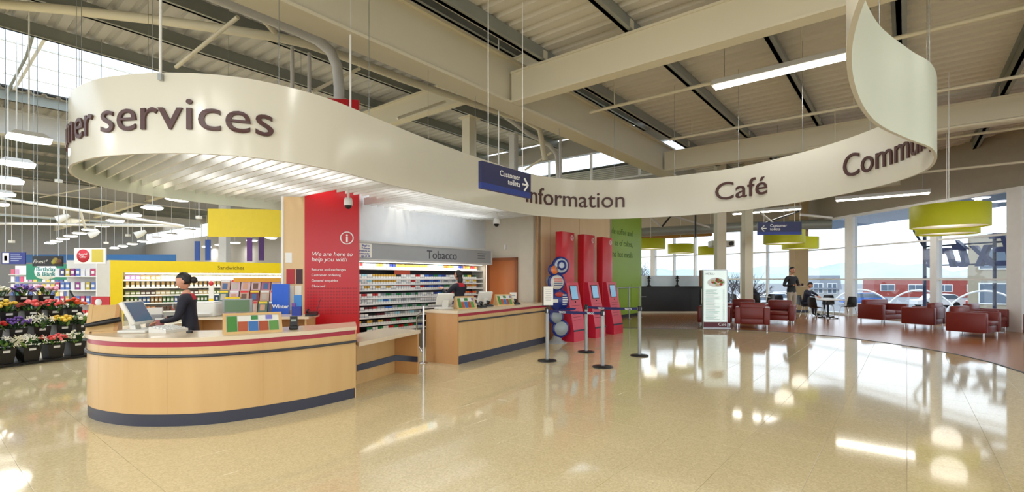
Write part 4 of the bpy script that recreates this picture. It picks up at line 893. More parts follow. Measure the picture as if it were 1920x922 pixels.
# back desk behind the woman
bd = thing('back_desk', 'maple back desk with pale top in front of the red column', 'desk', (-4.05,8.65,0), R(6)); MB().box(-1.5,.55,-.35,.3,.86,.9).build('worktop', M_top, bd); MB().box(-1.45,.5,.2,.25,0,.86).build('back_panel', M_maple2, bd)
for x in (-1.45,-.4,.47): MB().box(x,x+.03,-.3,.25,0,.86).build('side_panel', M_maple, bd)
zb_ = .9
mon = thing('desk_monitor', 'grey green monitor seen from behind on the back desk', 'monitor', (-4.75,8.5,zb_), R(10)); MB().rbox(-.24,.24,-.03,.03,.06,.3,.012).build('screen_shell', M_grey, mon); MB().box(-.2,.2,-.036,-.03,.08,.28).build('screen_glass', pal((92,120,84),.3), mon); MB().box(-.1,.1,-.09,.09,0,.02).build('foot', M_grey, mon); MB().box(-.03,.03,-.01,.02,.02,.08).build('neck', M_grey, mon)
pb = thing('printer', 'cream printer on the back desk behind the woman', 'printer', (-5.3,8.5,zb_), R(10)); MB().rbox(-.22,.22,-.2,.2,0,.24,.03).build('body', M_offw, pb); MB().box(-.17,.17,-.26,-.2,.05,.07).build('paper_tray', M_white, pb); MB().box(-.2,.2,-.18,.18,.24,.25).build('lid', M_white, pb)
ph = thing('desk_telephone', 'black telephone on the back desk before the veneer panel', 'telephone', (-3.5,8.58,zb_), R(10)); MB().xprism([(-.1,0),(.1,0),(.1,.07),(-.1,.03)], -.09, .09).build('body', M_black, ph); MB().tube([(-.07,-.06,.07),(-.07,0,.1),(-.07,.06,.1)], .02, 8).build('handset', M_black, ph); MB().tube([(.07,.05,.06),(.12,.1,.28)], .005, 6).build('aerial', M_black, ph)
lf = thing('leaflet_holder', 'blue leaflet holder beside the telephone', 'leaflet holder', (-3.78,8.62,zb_), R(8)); MB().box(-.08,.08,-.03,.03,0,.16).build('pocket', pal((40,60,150)), lf); MB().box(-.05,.08,-.0,.02,.16,.36).build('leaflet', pal((60,130,200)), lf); MB().box(-.08,-.02,-.02,.0,.1,.22).build('leaflet', pal((120,70,150)), lf)
wsn = thing('winter_panel', 'blue standing panel lettered Winter left of the veneer panel', 'sign', (*P(526,560,9.1)[:2],0), R(4)); MB().box(-.155,.155,.0,.03,0,1.45).build('panel', pal((30,90,200)), wsn); text('panel_lettering', 'Winter', .1, M_white, wsn, (0,-.003,1.0), align='CENTER', ext=.002, off=.003); MB().box(-.26,.26,-.1,.13,0,.02).build('foot', M_black, wsn)
# ================================================================== things on the maple counter
def c3p(x, y): a = math.atan2(3.1,1.84); return (-.99+x*math.cos(a)-y*math.sin(a), 8.82+x*math.sin(a)+y*math.cos(a))
Z3 = .967; RA = math.atan2(3.1,1.84)
wedge(c3p(.62,.28), RA-R(30), 'maple leaflet display at the near end of the maple counter', .4, .24, Z3, .24); wedge(c3p(2.05,.28), RA-R(30), 'maple leaflet display at the wall end of the maple counter', .4, .24, Z3, .24)
for x, lab in ((.33,'grey till screen at the near end of the maple counter'),(1.7,'grey till screen at the wall end of the maple counter')): monitor(c3p(x,.56), RA+R(150), lab, Z3, .95)
for i, (x, y, lab) in enumerate(((1.1,.2,'black card reader by the near leaflet display'),(1.5,.3,'black telephone in the middle of the maple counter'),(2.55,.25,'black card reader beside the wall end leaflet display'))):
    t = thing('telephone' if i == 1 else 'card_reader', lab, 'telephone' if i == 1 else 'card reader', (*c3p(x,y),Z3), RA-R(20)); MB().xprism([(-.07,0),(.08,0),(.08,.06),(-.07,.03)], -.07, .07).build('body', M_black, t); MB().tube([(-.05,-.04,.06),(-.03,.02,.11),(.06,.06,.09)], .022, 8).build('handset', M_black, t)
sl_ = thing('paper_sign', 'small white paper sign standing at the wall end of the counter', 'sign', (*c3p(2.75,.45),Z3), RA-R(50)); MB().box(-.08,.08,-.004,.004,.0,.26).build('sheet', M_paper, sl_); MB().box(-.08,.08,-.03,.03,0,.008).build('foot', M_offw, sl_); MB().box(-.05,.05,-.006,-.004,.18,.2).build('text_line', M_grey, sl_)
# ================================================================== people
def skin_body(nodes, edges):
    me = bpy.data.meshes.new('body'); ks = list(nodes); me.from_pydata([nodes[k][0] for k in ks], [(ks.index(a), ks.index(b)) for a, b in edges], []); o = bpy.data.objects.new('body', me); C.objects.link(o)
    o.modifiers.new('skin', 'SKIN'); sub = o.modifiers.new('sub', 'SUBSURF'); sub.levels = 2; sub.render_levels = 2
    for i, k in enumerate(ks):
        r = nodes[k][1]; sv = me.skin_vertices[0].data[i]; sv.radius = r if isinstance(r, tuple) else (r, r); sv.use_root = (k == 'pelvis')
    dg = bpy.context.evaluated_depsgraph_get(); ev = o.evaluated_get(dg); m2 = bpy.data.meshes.new_from_object(ev, depsgraph=dg)
    vs = [v.co.copy() for v in m2.vertices]; fs = [tuple(p.vertices) for p in m2.polygons]; bpy.data.objects.remove(o); bpy.data.meshes.remove(me); bpy.data.meshes.remove(m2); return vs, fs
def person(lab, loc, rz, s, el, wr, legs, cloth, head_tilt=0, trousers=None, hair='short', lean=0.0, seat=0):
    # el / wr: elbow and wrist of each arm, legs: knee and ankle of each leg, in metres for a 1.7 m figure facing -y
    t = thing('person', lab, 'person', loc, rz); z0 = .95-seat; lx = lambda z: -lean*(z-z0)
    N = {'pelvis':((0,0,z0),(.15,.11)), 'waist':((0,lx(z0+.16),z0+.16),(.14,.1)), 'chest':((0,lx(z0+.34),z0+.34),(.165,.115)), 'upper':((0,lx(z0+.46),z0+.46),(.12,.09)), 'neck':((0,lx(z0+.53),z0+.53),.055), 'nape':((0,lx(z0+.59)-.01,z0+.59),.052)}
    E_ = [('pelvis','waist'),('waist','chest'),('chest','upper'),('upper','neck'),('neck','nape')]
    for i, sx in enumerate((-1, 1)):
        sh = Vector((sx*.18, lx(z0+.46), z0+.455)); w_ = Vector(wr[i]); e = Vector(el[i])
        N['sh%d' % i] = (sh, .068); N['el%d' % i] = (e, .048); N['wr%d' % i] = (w_, .03); N['hip%d' % i] = ((sx*.09,-.01,z0-.06),.095); kn, an = legs[i]; N['kn%d' % i] = (kn,.06); N['an%d' % i] = (an,.042); N['toe%d' % i] = ((an[0],an[1]-.16,an[2]-.03),.036)
        E_ += [('upper','sh%d' % i),('sh%d' % i,'el%d' % i),('el%d' % i,'wr%d' % i),('pelvis','hip%d' % i),('hip%d' % i,'kn%d' % i),('kn%d' % i,'an%d' % i),('an%d' % i,'toe%d' % i)]
    vs, fs = skin_body(N, E_); mb = MB(); mb.add(vs, fs, 0, True)
    ankle_z = min(legs[0][1][2], legs[1][1][2])
    for k, f in enumerate(mb.f):
        c = sum((Vector(mb.v[i]) for i in f), Vector())/len(f)
        nearw = min((c-Vector(w_)).length for w_ in wr)
        if c.z > z0+.535 and abs(c.x) < .1: mb.m[k] = 1
        elif nearw < .035: mb.m[k] = 1
        elif c.z < ankle_z+.03: mb.m[k] = 4
        elif c.z < z0-.02 and nearw > .12: mb.m[k] = 2
        elif c.z > z0+(.43 if cloth is M_uni else .5) and abs(c.x) < .085: mb.m[k] = 3
    hc_ = Vector((0, lx(z0+.59)-.035, z0+.705)); T = Matrix.Translation(hc_) @ Matrix.Rotation(R(head_tilt),4,'X'); hd = MB()
    def face(v):
        z = v.z; k = 1.0 if z > -.02 else 1-.32*((-.02-z)/.1)**1.3; v.x *= k
        if v.y < 0: v.y *= (1.0 if z > -.04 else .97); v.y = max(v.y, -.094) if abs(z) < .09 else v.y
        if v.y > 0 and z < -.04: v.y *= .6
        return tuple(v)
    hd.ball((0,0,0), (.076,.098,.115), 18, 14, 1, face)
    hd.add([(-.014,-.09,-.03),(.014,-.09,-.03),(0,-.118,-.028),(0,-.092,.02),(0,-.09,-.038)], [(0,2,3),(2,1,3),(0,4,2),(4,1,2)], 1, True)
    hd.ball((0,-.089,-.062), (.024,.008,.009), 10, 6, 5)
    for sx in (-1,1): hd.ball((sx*.03,-.088,.006), (.014,.008,.008), 8, 6, 6); hd.ball((sx*.03,-.092,.024), (.02,.006,.004), 8, 5, 7); hd.ball((sx*.077,.008,-.005), (.011,.022,.032), 8, 6, 1)
    hd.xf(T); mb.add(hd.v, [], 0); o0 = len(mb.v)-len(hd.v); mb.f += [tuple(o0+i for i in f) for f in hd.f]; mb.m += hd.m; mb.sm += hd.sm
    for i, sx in enumerate((-1, 1)):     # hands: palm and five fingers
        d = (Vector(wr[i])-Vector(el[i])).normalized(); up = Vector((0,0,1)); side = d.cross(up).normalized(); up2 = side.cross(d).normalized(); w_ = Vector(wr[i])
        hb = MB(); hb.ball((0,0,0), (.042,.05,.018), 10, 7, 1)
        for j, (fx, ln) in enumerate(((-.03,.07),(-.01,.08),(.01,.076),(.03,.06))): hb.tube([(fx,.035,0),(fx,.035+ln*.5,-.004),(fx,.035+ln*.82,-.022),(fx,.035+ln*.9,-.04)], [.0095,.009,.008,.006], 6, 1)
        hb.tube([(-sx*.036,-.015,0),(-sx*.06,.015,-.008),(-sx*.062,.05,-.02)], [.011,.01,.008], 6, 1)
        Mx = Matrix(((side.x,d.x,up2.x,w_.x+d.x*.045),(side.y,d.y,up2.y,w_.y+d.y*.045),(side.z,d.z,up2.z,w_.z+d.z*.045),(0,0,0,1))); hb.xf(Mx); mb.add(hb.v, [], 0); o0 = len(mb.v)-len(hb.v); mb.f += [tuple(o0+q for q in f) for f in hb.f]; mb.m += hb.m; mb.sm += hb.sm
    mb.xf(Matrix.Scale(s,4)); mb.build('body', [cloth, M_skin, trousers or cloth, M_collar if cloth is M_uni else M_offw, M_black, mat('lips',(170,90,84),.5), M_black, M_hair], t)
    h = MB(); h.ball((0,.012,.022), (.084,.1,.108), 18, 14, 0, lambda v: (v.x, v.y+.05 if (v.y < -.02 and v.z < .055) else v.y, v.z if v.z > -.05 else -.05+(v.z+.05)*.3))
    if hair == 'bun': h.ball((0,.125,-.02), (.05,.048,.05), 12, 9)
    if hair == 'long': h.ball((0,.06,-.1), (.075,.05,.12), 12, 9)
    h.xf(Matrix.Scale(s,4) @ T); h.build('hair', M_hair, t); return t
stand = [((-.1,-.02,.5),(-.1,.02,.09)),((.1,-.02,.5),(.1,.02,.09))]
w1 = person('woman in navy uniform with red collar and hair bun working at the desk', (-4.17,6.38,0), R(-72), .915, [(-.25,-.1,1.14),(.25,-.1,1.14)], [(-.13,-.36,1.13),(.12,-.34,1.1)], stand, M_uni, 18, hair='bun', lean=.1)
MB().lathe([(.001,.004),(.034,.004),(.036,0)], 20).xf(Matrix.Translation((.1,-.165,1.2)) @ Matrix.Rotation(R(90),4,'X')).build('name_badge', M_white, w1)
w2 = person('woman in dark uniform reaching to the tobacco shelves', (-1.18,11.0,0), R(-128), .98, [(-.24,-.14,1.2),(.24,-.16,1.22)], [(-.16,-.38,1.3),(.14,-.4,1.34)], stand, M_uni, 0, hair='long')
man = person('man in dark jacket and beige trousers carrying a small tray', ((1484-960)/F_PX*18.4,18.4,0), R(14), 1.12, [(-.3,.02,1.14),(.3,.02,1.14)], [(-.14,-.26,1.17),(.14,-.26,1.17)], stand, mat('dark_jacket',(30,32,36),.7), 0, trousers=mat('beige_trousers',(176,164,146),.7))
tr = thing('small_tray', 'small tray with two dark cups held by the man', 'tray', ((1484-960)/F_PX*18.4+.08,18.4-.42,1.27), R(14)); MB().rbox(-.17,.17,-.08,.08,0,.02,.008).build('tray_plate', M_offw, tr)
for x in (-.1,.1): MB().lathe([(.001,.02),(.034,.02),(.042,.1),(.038,.1)], 16, (x,0)).build('cup', M_black, tr)
sit = [((-.1,-.4,.5),(-.1,-.4,.09)),((.1,-.4,.5),(.1,-.4,.09))]
person('person in dark clothes seated and leaning over a table by the corner column', (12.35,20.75,0), R(30), 1.05, [(-.28,-.3,.85),(.28,-.3,.85)], [(-.12,-.5,.78),(.12,-.5,.78)], sit, mat('dark_blue_clothes',(34,38,56),.7), 25, hair='short', lean=.35, seat=.45)
# ================================================================== flower stand
ROWV = Vector((.35,.937)); ang = math.atan2(ROWV.y, ROWV.x)       # stand runs away from the camera, faces right
M_leaf = [mat('leaf_green',(58,104,40),.6), mat('leaf_dark',(36,72,34),.6), mat('leaf_pale',(120,156,70),.6)]
fs_ = thing('flower_stand', 'black stepped flower stand at the left edge', 'flower stand', (-9.0,8.1,0), ang)
# local: x along the row, y away from the aisle (into the stand)
tiers = [(0.0,.1),(.3,.42),(.6,.72),(.9,1.0)]
for y, z in tiers: MB().box(-.6,2.1,y-.02,y+.3,z-.08,z-.05).build('tier_shelf', M_black, fs_)
for x in (-.55,.7,2.05): MB().xprism([(0,0),(1.2,0),(1.2,1.3),(.9,.95),(0,.02)], x-.02, x+.02).build('side_frame', M_black, fs_)
def bucket(loc, z, lab):
    t = thing('flower_bucket', lab, 'bucket', (*loc,z), ang, 'black flower buckets'); 
    a, b, h = .135, .105, .27
    o_ = MB(); o_.add([(-b,-b,0),(b,-b,0),(b,b,0),(-b,b,0),(-a,-a,h),(a,-a,h),(a,a,h),(-a,a,h),(-a+.01,-a+.01,h),(a-.01,-a+.01,h),(a-.01,a-.01,h),(-a+.01,a-.01,h),(-b,-b,.05),(b,-b,.05),(b,b,.05),(-b,b,.05)],
        [(3,2,1,0),(0,1,5,4),(1,2,6,5),(2,3,7,6),(3,0,4,7),(4,5,9,8),(5,6,10,9),(6,7,11,10),(7,4,8,11),(9,8,12,13),(10,9,13,14),(11,10,14,15),(8,11,15,12),(12,15,14,13)]); o_.build('tub', M_black, t)
    MB().add([(-.05,-.131,.2),(.05,-.131,.2),(.05,-.136,.24),(-.05,-.136,.24)], [(0,1,2,3)]).build('price_label', M_white, t); return t
def bouquet(loc, z, rgb, names, kind, lab, seed, spread=.2, ht=.3):
    rnd = random.Random(seed); t = thing('flower_bouquet', lab, 'flowers', (*loc,z), ang, 'cut flowers on the stand'); lv = MB()
    for i in range(34):
        a = rnd.uniform(0,6.28); r = rnd.uniform(.03,spread*1.1); h = rnd.uniform(.4,1.0)*ht; c = Vector((r*math.cos(a), r*math.sin(a)-.05, h)); d = Vector((math.cos(a), math.sin(a), rnd.uniform(.2,1.4))).normalized(); s = d.cross(Vector((0,0,1))).normalized(); l = rnd.uniform(.08,.16); w_ = l*.18
        lv.add([c-d*l*.6, c+s*w_, c+d*l*.6, c-s*w_], [(0,1,2,3)], rnd.randrange(3))
    for i in range(9): a = i*.7; lv.tube([(.03*math.cos(a),.03*math.sin(a),-.2),(spread*.6*math.cos(a),spread*.6*math.sin(a)-.04,ht*.8)], .005, 5, 1)
    lv.build('foliage', M_leaf, t); bl = MB(); n = {'rose':18,'lily':9,'spray':36}[kind]
    for i in range(n):
        a = rnd.uniform(0,6.28); r = spread*math.sqrt(rnd.random()); h = ht*(.85+.35*(1-r/spread))+rnd.uniform(-.03,.04); c = Vector((r*math.cos(a), r*math.sin(a)-.05, h)); mi = rnd.randrange(len(rgb))
        if kind == 'rose': bl.ball(c, (.042,.042,.034), 7, 5, mi); bl.ball(c+Vector((0,0,.012)), (.018,.018,.022), 6, 4, mi)
        elif kind == 'spray': bl.ball(c, (.028,.028,.023), 6, 4, mi)
        else:
            up = (Vector((r*math.cos(a), r*math.sin(a)-.1, .12))).normalized(); s = up.orthogonal().normalized(); q = up.cross(s)
            for k in range(6): b_ = k*1.047; d = (s*math.cos(b_)+q*math.sin(b_)); bl.add([c, c+d*.035+up*.02+up.cross(d)*.014, c+d*.095+up*.016, c+d*.035+up*.02-up.cross(d)*.014], [(0,1,2,3)], mi)
    bl.build('blossoms', [pal(c) for c in rgb], t); return t
COL = {'white':[(244,240,226),(232,228,200)],'yellow':[(240,206,70),(226,180,50)],'pale yellow':[(244,236,150),(238,228,170)],'red':[(196,26,30),(170,16,26)],'orange':[(234,104,40),(226,70,30)],'pink':[(232,110,150),(214,80,126)],'purple':[(98,60,150),(120,84,170)],'pale pink':[(240,190,204),(232,160,184)],'coral':[(226,74,74),(240,120,116)]}
plan_f = [  # tier, position along row, colour, kind
 (0,-.2,'red','spray'),(0,.12,'red','rose'),(0,.5,'white','lily'),(0,.86,'white','lily'),(0,1.22,'coral','spray'),(0,1.56,'white','spray'),
 (1,-.25,'white','spray'),(1,.1,'orange','rose'),(1,.45,'red','rose'),(1,.8,'purple','spray'),(1,1.15,'white','lily'),(1,1.5,'yellow','rose'),(1,1.82,'white','rose'),
 (2,-.25,'red','rose'),(2,.1,'pink','lily'),(2,.45,'yellow','lily'),(2,.8,'yellow','rose'),(2,1.15,'coral','rose'),(2,1.5,'coral','spray'),(2,1.82,'orange','rose'),
 (3,-.25,'pale pink','spray'),(3,.1,'pale yellow','rose'),(3,.45,'pale yellow','lily'),(3,.8,'white','spray'),(3,1.15,'purple','spray'),(3,1.5,'pale pink','rose')]
TN = ('bottom','second','third','top'); WH = ('near end','near part','left middle','middle','right middle','far part','far end','very end')
def fl2w(x, y): return (-9.0+x*math.cos(ang)-y*math.sin(ang), 8.1+x*math.sin(ang)+y*math.cos(ang))
bk = None
for i, (ti, x, c, kd) in enumerate(plan_f):
    y, z = tiers[ti]; loc = fl2w(x, y+.13); where = WH[min(7, int((x+.3)/.3))]; lb = 'black bucket in the %s of the %s tier of the flower stand' % (where, TN[ti])
    if bk is None: bk = bucket(loc, z-.05, lb)
    else: dup(bk, (*loc, z-.05), ang, lb)
    bouquet(loc, z+.14, COL[c], None, kd, '%s %s in the %s of the %s flower tier' % (c, {'rose':'roses','lily':'lilies','spray':'spray flowers'}[kd], where, TN[ti]), i, ht=.22)
# ================================================================== signs and shelving beyond the flowers
def board(name, lab, px0, px1, py0, py1, Y, rgb, rz=0, prints=(), hang=None, cat='sign'):
    x0, _, z1 = P(px0, py0, Y); x1, _, z0 = P(px1, py1, Y); t = thing(name, lab, cat, ((x0+x1)/2, Y, z0), rz); w_ = (x1-x0)/2/max(.3,math.cos(rz)); h = z1-z0
    MB().box(-w_,w_,-.015,.015,0,h).build('panel', pal(rgb), t)
    for p in prints: p(t, w_, h)
    if hang:
        for x in (-w_*.7, w_*.7): MB().tube([(x,0,h),(x,0,hang-z0)], .006, 6).build('hanger_wire', M_steel, t)
    return t
def tx(s, size, c, x=0, z=.5, al='CENTER', **k): return lambda t, w_, h: text('sign_lettering', s, size*h, pal(c), t, (x*w_,-.024,z*h), align=al, ext=.001, **k)
DN = [0]
def disc(c, x, z, r, y=-.016):
    DN[0] += 1; y = y-.0006*(DN[0] % 6)
    def f(t, w_, h):
        q = MB(); q.lathe([(.001,.003),(r*h,.003),(r*h,0)], 28); q.xf(Matrix.Translation((x*w_,y,z*h)) @ Matrix.Rotation(R(90),4,'X')); q.build('printed_disc', pal(c), t)
    return f
def rect(c, x0, x1, z0, z1): return lambda t, w_, h: MB().box(x0*w_,x1*w_,-.019,-.014,z0*h,z1*h).build('printed_block', pal(c), t)
board('range_sign', 'black hanging sign with white script and gold flowers over the flower stand', 62, 118, 480, 499, 11.5, (20,18,18), 0, (tx('Finest*', .5, (236,232,226), -.95, .3, 'LEFT', shear=.3), disc((150,130,40),.55,.55,.3), disc((96,60,30),.8,.45,.26), disc((170,160,60),.4,.4,.2)), ZH)
board('blue_header', 'navy header with small white print at the left edge', 4, 48, 473, 495, 10.8, (34,50,130), 0, (rect((236,234,232),-.9,-.35,.08,.95), rect((200,90,90),-.75,-.5,.3,.7), rect((200,206,232),-.2,.6,.74,.8), rect((200,206,232),-.2,.75,.58,.64), rect((200,206,232),-.2,.7,.42,.48), rect((200,206,232),-.2,.5,.26,.32)), ZH)
board('category_sign', 'green sign with white oval reading Birthday and Blank', 50, 138, 495, 524, 14.5, (16,128,96), 0, (disc((240,246,242),-.15,.5,.52), disc((240,246,242),-.35,.5,.45), disc((240,246,242),.05,.5,.45), tx('Birthday\n& Blank', .38, (36,120,120), -.15, .56, off=.004, line=.85)), ZH)
board('special_offer_sign', 'white special offer sign with red disc and gold square', 140, 199, 465, 494, 11.6, (240,238,232), 0, (disc((206,40,60),-.42,.5,.42), tx('Special\nOffer', .2, (244,236,236), -.42, .55, line=.9), rect((204,186,70),.12,.85,.1,.92)), ZH)
board('yellow_banner', 'blank yellow hanging panel in front of the white column', 393, 540, 392, 444, 14.0, (250,222,20), R(4), (), ZH)
board('blue_fascia', 'long blue fascia band beyond the flower stand', 48, 330, 477, 492, 30, (40,110,180), 0, (), None, 'fascia').location.z = P(48,492,30)[2]
for x in (48, 190, 330):
    pass
fb = [o for o in bpy.data.objects if o.name.startswith('blue_fascia')][0]
for x in (-4.4, 0, 4.4): MB().box(x-.06,x+.06,-.05,.05,-fb.location.z,0).build('support_post', M_grey, fb)
for i, (px, y0, y1, Y, c, nm) in enumerate(((370,452,488,26,(30,80,170),'blue'),(390,449,488,24,(30,80,170),'wide blue'),(468,446,490,24,(100,44,130),'purple'),(490,444,488,26,(86,40,120),'narrow purple'),(532,446,482,22,(206,48,56),'red'))):
    board('hanging_banner', '%s hanging banner above the sandwich chiller' % nm, px-5, px+5, y0, y1, Y, c, 0, (), ZH, 'banner')
# gondola with groceries
gd = thing('gondola_shelf', 'white gondola shelving end with groceries beyond the flowers', 'shelf unit', (*P(150,560,13.2)[:2],0), R(6))
MB().box(-.55,.5,.3,.34,0,2.05).build('back_panel', M_offw, gd)
zs_ = (.12,.5,.88,1.25,1.62)
for z in zs_: MB().box(-.55,.5,-.16,.3,z-.03,z).build('shelf', M_white, gd)
MB().box(.5,.53,-.16,.34,0,2.05).build('end_panel', M_white, gd)
ix = 0
for zi, z in enumerate(zs_):
    x = -.5; 
    while x < .42:
        cnm, c = random.choice([('magenta',(190,60,110)),('blue',(90,120,190)),('white',(230,230,236)),('navy',(60,70,120)),('mustard',(200,180,80)),('violet',(150,60,140))]) if zi > 1 else random.choice([('bright red',(196,30,36)),('light red',(216,60,60)),('dark red',(180,20,30))])
        o = MB().box(-.05,.05,-.06,.06,0,.2).box(-.035,.035,-.062,-.06,.06,.14,1).build('grocery_box', [pal(c), M_white], None, (gd.location.x+x*math.cos(R(6)), gd.location.y-.02+x*math.sin(R(6)), z), R(6)); tag(o, '%s box standing %s along the %s shelf of the white gondola' % (cnm, ('first','second','third','fourth','fifth','sixth','seventh','last')[int((x+.5)/.125+.01)], ('lowest','second','third','fourth','top')[zi]), 'box', 'boxes on the white gondola'); x += .125
board('red_price_sign', 'red and white price sign at the foot of the gondola', 172, 206, 553, 607, 12.6, (202,30,40), 0, (disc((244,240,238),-.2,.8,.12), rect((244,240,238),-.9,.9,.62,.7), rect((244,220,220),-.8,.7,.2,.24), rect((244,220,220),-.8,.5,.4,.44)), None, 'sign').location.z = .35
rs = [o for o in bpy.data.objects if o.name.startswith('red_price_sign')][0]; MB().box(-.02,.02,-.02,.02,-.35,0).build('stand_post', M_grey, rs); MB().box(-.2,.2,-.12,.12,-.35,-.33).build('stand_foot', M_grey, rs)
# distant card aisle
ca = thing('card_display', 'long white greeting card display under the green sign', 'shelf unit', (*P(95,560,15.2)[:2],0), R(0))
MB().box(-1.2,1.3,.1,.14,0,1.95).build('back_panel', M_white, ca)
cards = MB(); cm = [(236,226,232),(200,150,190),(90,110,180),(230,200,90),(60,140,120),(240,240,244),(210,90,120)]
for r_ in range(7):
    MB().box(-1.2,1.3,-.1,.1,.3+.23*r_-.02,.3+.23*r_).build('card_shelf', M_offw, ca)
    for i in range(18): cards.box(-1.17+.137*i,-1.06+.137*i,-.06,-.05,.3+.23*r_,.46+.23*r_, random.randrange(7))
o = cards.build('greeting_cards', [pal(c) for c in cm], ca); o['kind'] = 'stuff'
# ================================================================== sandwich chiller
sw = thing('sandwich_chiller', 'long yellow framed sandwich chiller with lit shelves', 'chiller', (*P(203,560,17.8)[:2],0), R(38)); WS = 9.6
M_syel = mat('chiller_yellow', (238,208,24), .4)
MB().box(0,WS,-.02,.12,1.78,2.22).build('header', M_syel, sw); MB().box(0,.42,-.02,.85,0,1.78).build('side_post', M_syel, sw); MB().box(0,WS,.8,.85,0,2.2).build('back_panel', M_offw, sw); MB().box(0,WS,.0,.8,2.16,2.2).build('top_panel', M_grey, sw); MB().box(.42,WS,.05,.8,0,.28).build('base_panel', M_grey, sw)
text('header_lettering', 'Sandwiches', .21, mat('olive_print',(84,74,20),.5), sw, (3.42,-.024,1.92), align='LEFT', ext=.002)
zc_ = (.3,.62,.92,1.22,1.5)
for z in zc_: MB().box(.42,WS,.2 if z > .4 else .05,.8,z-.03,z).build('shelf', M_white, sw); MB().box(.42,WS,(.2 if z > .4 else .05)-.015,.2 if z > .4 else .05,z-.045,z+.01).build('price_rail', M_white, sw)
MB().tube([(.5,.1,1.74),(WS,.1,1.74)], .02, 8).build('light_tube', mat('chiller_tube',(255,252,240),.5,emit=5), sw); lamp('chiller_light', 'AREA', (WS/2,.06,1.72), 70, WS-.6, (R(25),0,0), (1,.98,.92), sw, .06)
rsw = Matrix.Rotation(R(38),4,'Z'); bsw = Vector(sw.location); prm = {}
pal_s = {0:[(150,70,50),(190,120,60),(90,60,40)],1:[(70,110,60),(60,90,140),(150,110,60)],2:[(120,130,70),(90,60,50),(196,170,120)],3:[(206,176,120),(220,196,150),(190,150,90)],4:[(214,190,150),(226,206,160),(232,214,180)]}
CN = {(150,70,50):'rust brown',(190,120,60):'amber',(90,60,40):'dark brown',(70,110,60):'green',(60,90,140):'blue',(150,110,60):'tan',(120,130,70):'olive',(90,60,50):'brown',(196,170,120):'beige',(206,176,120):'wheat coloured',(220,196,150):'cream',(190,150,90):'golden',(214,190,150):'cream',(226,206,160):'pale yellow',(232,214,180):'ivory',(160,90,170):'purple',(232,120,50):'orange'}
for zi, z in enumerate(zc_):
    x = .55; k_ = 0
    while x < WS-.1:
        c = pal_s[zi][(k_//3) % 3]
        if zi == 4 and x < .9: c = (160,90,170)
        elif zi == 4 and x < 1.6: c = (232,120,50)
        nm_ = {0:'snack pot',1:'drink carton',2:'salad pack',3:'sandwich pack',4:'sandwich box'}[zi]; kk = (nm_, c)
        if kk not in prm:
            if zi in (3,): m_ = MB().xprism([(-.07,0),(.07,0),(-.07,.16)], -.04, .04, 0).box(-.042,.042,-.072,-.07,.02,.06,1)
            elif zi == 1: m_ = MB().box(-.045,.045,-.045,.045,0,.2).xprism([(-.045,.2),(.045,.2),(0,.24)], -.045, .045, 0).box(-.03,.03,-.047,-.045,.06,.14,1)
            elif zi == 0: m_ = MB().lathe([(.001,0),(.045,0),(.058,.11),(.058,.125),(.001,.125)], 10)
            else: m_ = MB().rbox(-.065,.065,-.06,.06,0,.12,.015).box(-.05,.05,-.062,-.06,.03,.08,1)
            me = m_.mesh('pack'); me.transform(Matrix.Diagonal((1.16,1,1.15 if zi == 1 else 1.4,1))); me.materials.append(pal(c)); me.materials.append(M_paper); prm[kk] = me
        p = bsw+rsw @ Vector((x, .33 if zi else .2, z)); pxp = 960+F_PX*p.x/p.y; pyp = HOR-(p.z-CAM_H)/p.y*F_PX
        if 208 < pxp < 545 and not (pxp > 505 and pyp > 540):
            cn = CN[c]
            o = link(nm_.replace(' ', '_'), prm[kk], None, p, R(38)); tag(o, '%s %s among its twins on the %s chiller shelf' % (cn, nm_, ('lowest','fourth','third','second','top')[zi]), 'food pack', '%s %ss on the chiller' % (cn, nm_))
        x += .155 if zi != 1 else .125; k_ += 1
# magazines
mr = thing('magazine_rack', 'magazine rack with yellow pockets and orange header', 'magazine rack', (*P(478,560,11.6)[:2],0), R(12))
MB().box(-.78,.8,.2,.24,0,1.5).build('back_panel', M_grey, mr); MB().box(-.5,.8,.12,.2,1.47,1.57).build('header', pal((232,166,40)), mr); MB().box(-.8,.8,-.35,.24,0,.7).build('base_cabinet', M_maple2, mr)
for z, y in ((.75,-.2),(1.0,-.05),(1.25,.08)): MB().box(-.78,.8,y-.01,.2,z-.02,z).build('rack_shelf', M_grey, mr)
for x in (-.62,.42): MB().box(x,x+.32,-.07,-.05,.98,1.12).build('yellow_pocket', pal((250,216,30)), mr)
rot = R(12); i = 0
for z, y in ((.75,-.17),(1.0,-.02),(1.25,.1)):
    for k_ in range(7):
        x = -.68+.222*k_; c = random.choice([(190,120,150),(150,60,60),(214,206,200),(70,80,120),(206,170,150),(90,120,110),(222,190,200)])
        q = MB(); q.box(-.1,.1,-.004,.004,0,.28); q.box(-.09,.09,-.006,-.004,.22,.265,1); q.box(-.06,.05,-.006,-.004,.05,.19,2); q.xf(Matrix.Rotation(R(-14),4,'X'))
        o = q.build('magazine', [pal(c), pal(((230,60,70),(250,220,60),(240,240,240))[i % 3]), pal(((214,166,140),(120,90,80),(80,110,160),(200,190,180))[i % 4])], None, (mr.location.x+x*math.cos(rot)-y*math.sin(rot), mr.location.y+x*math.sin(rot)+y*math.cos(rot), z+.003), rot)
        tag(o, 'magazine in place %s from the left on the %s row of the magazine rack' % (('one','two','three','four','five','six','seven')[k_], {.75:'lowest',1.0:'middle',1.25:'top'}[z]), 'magazine', 'magazines on the rack'); i += 1
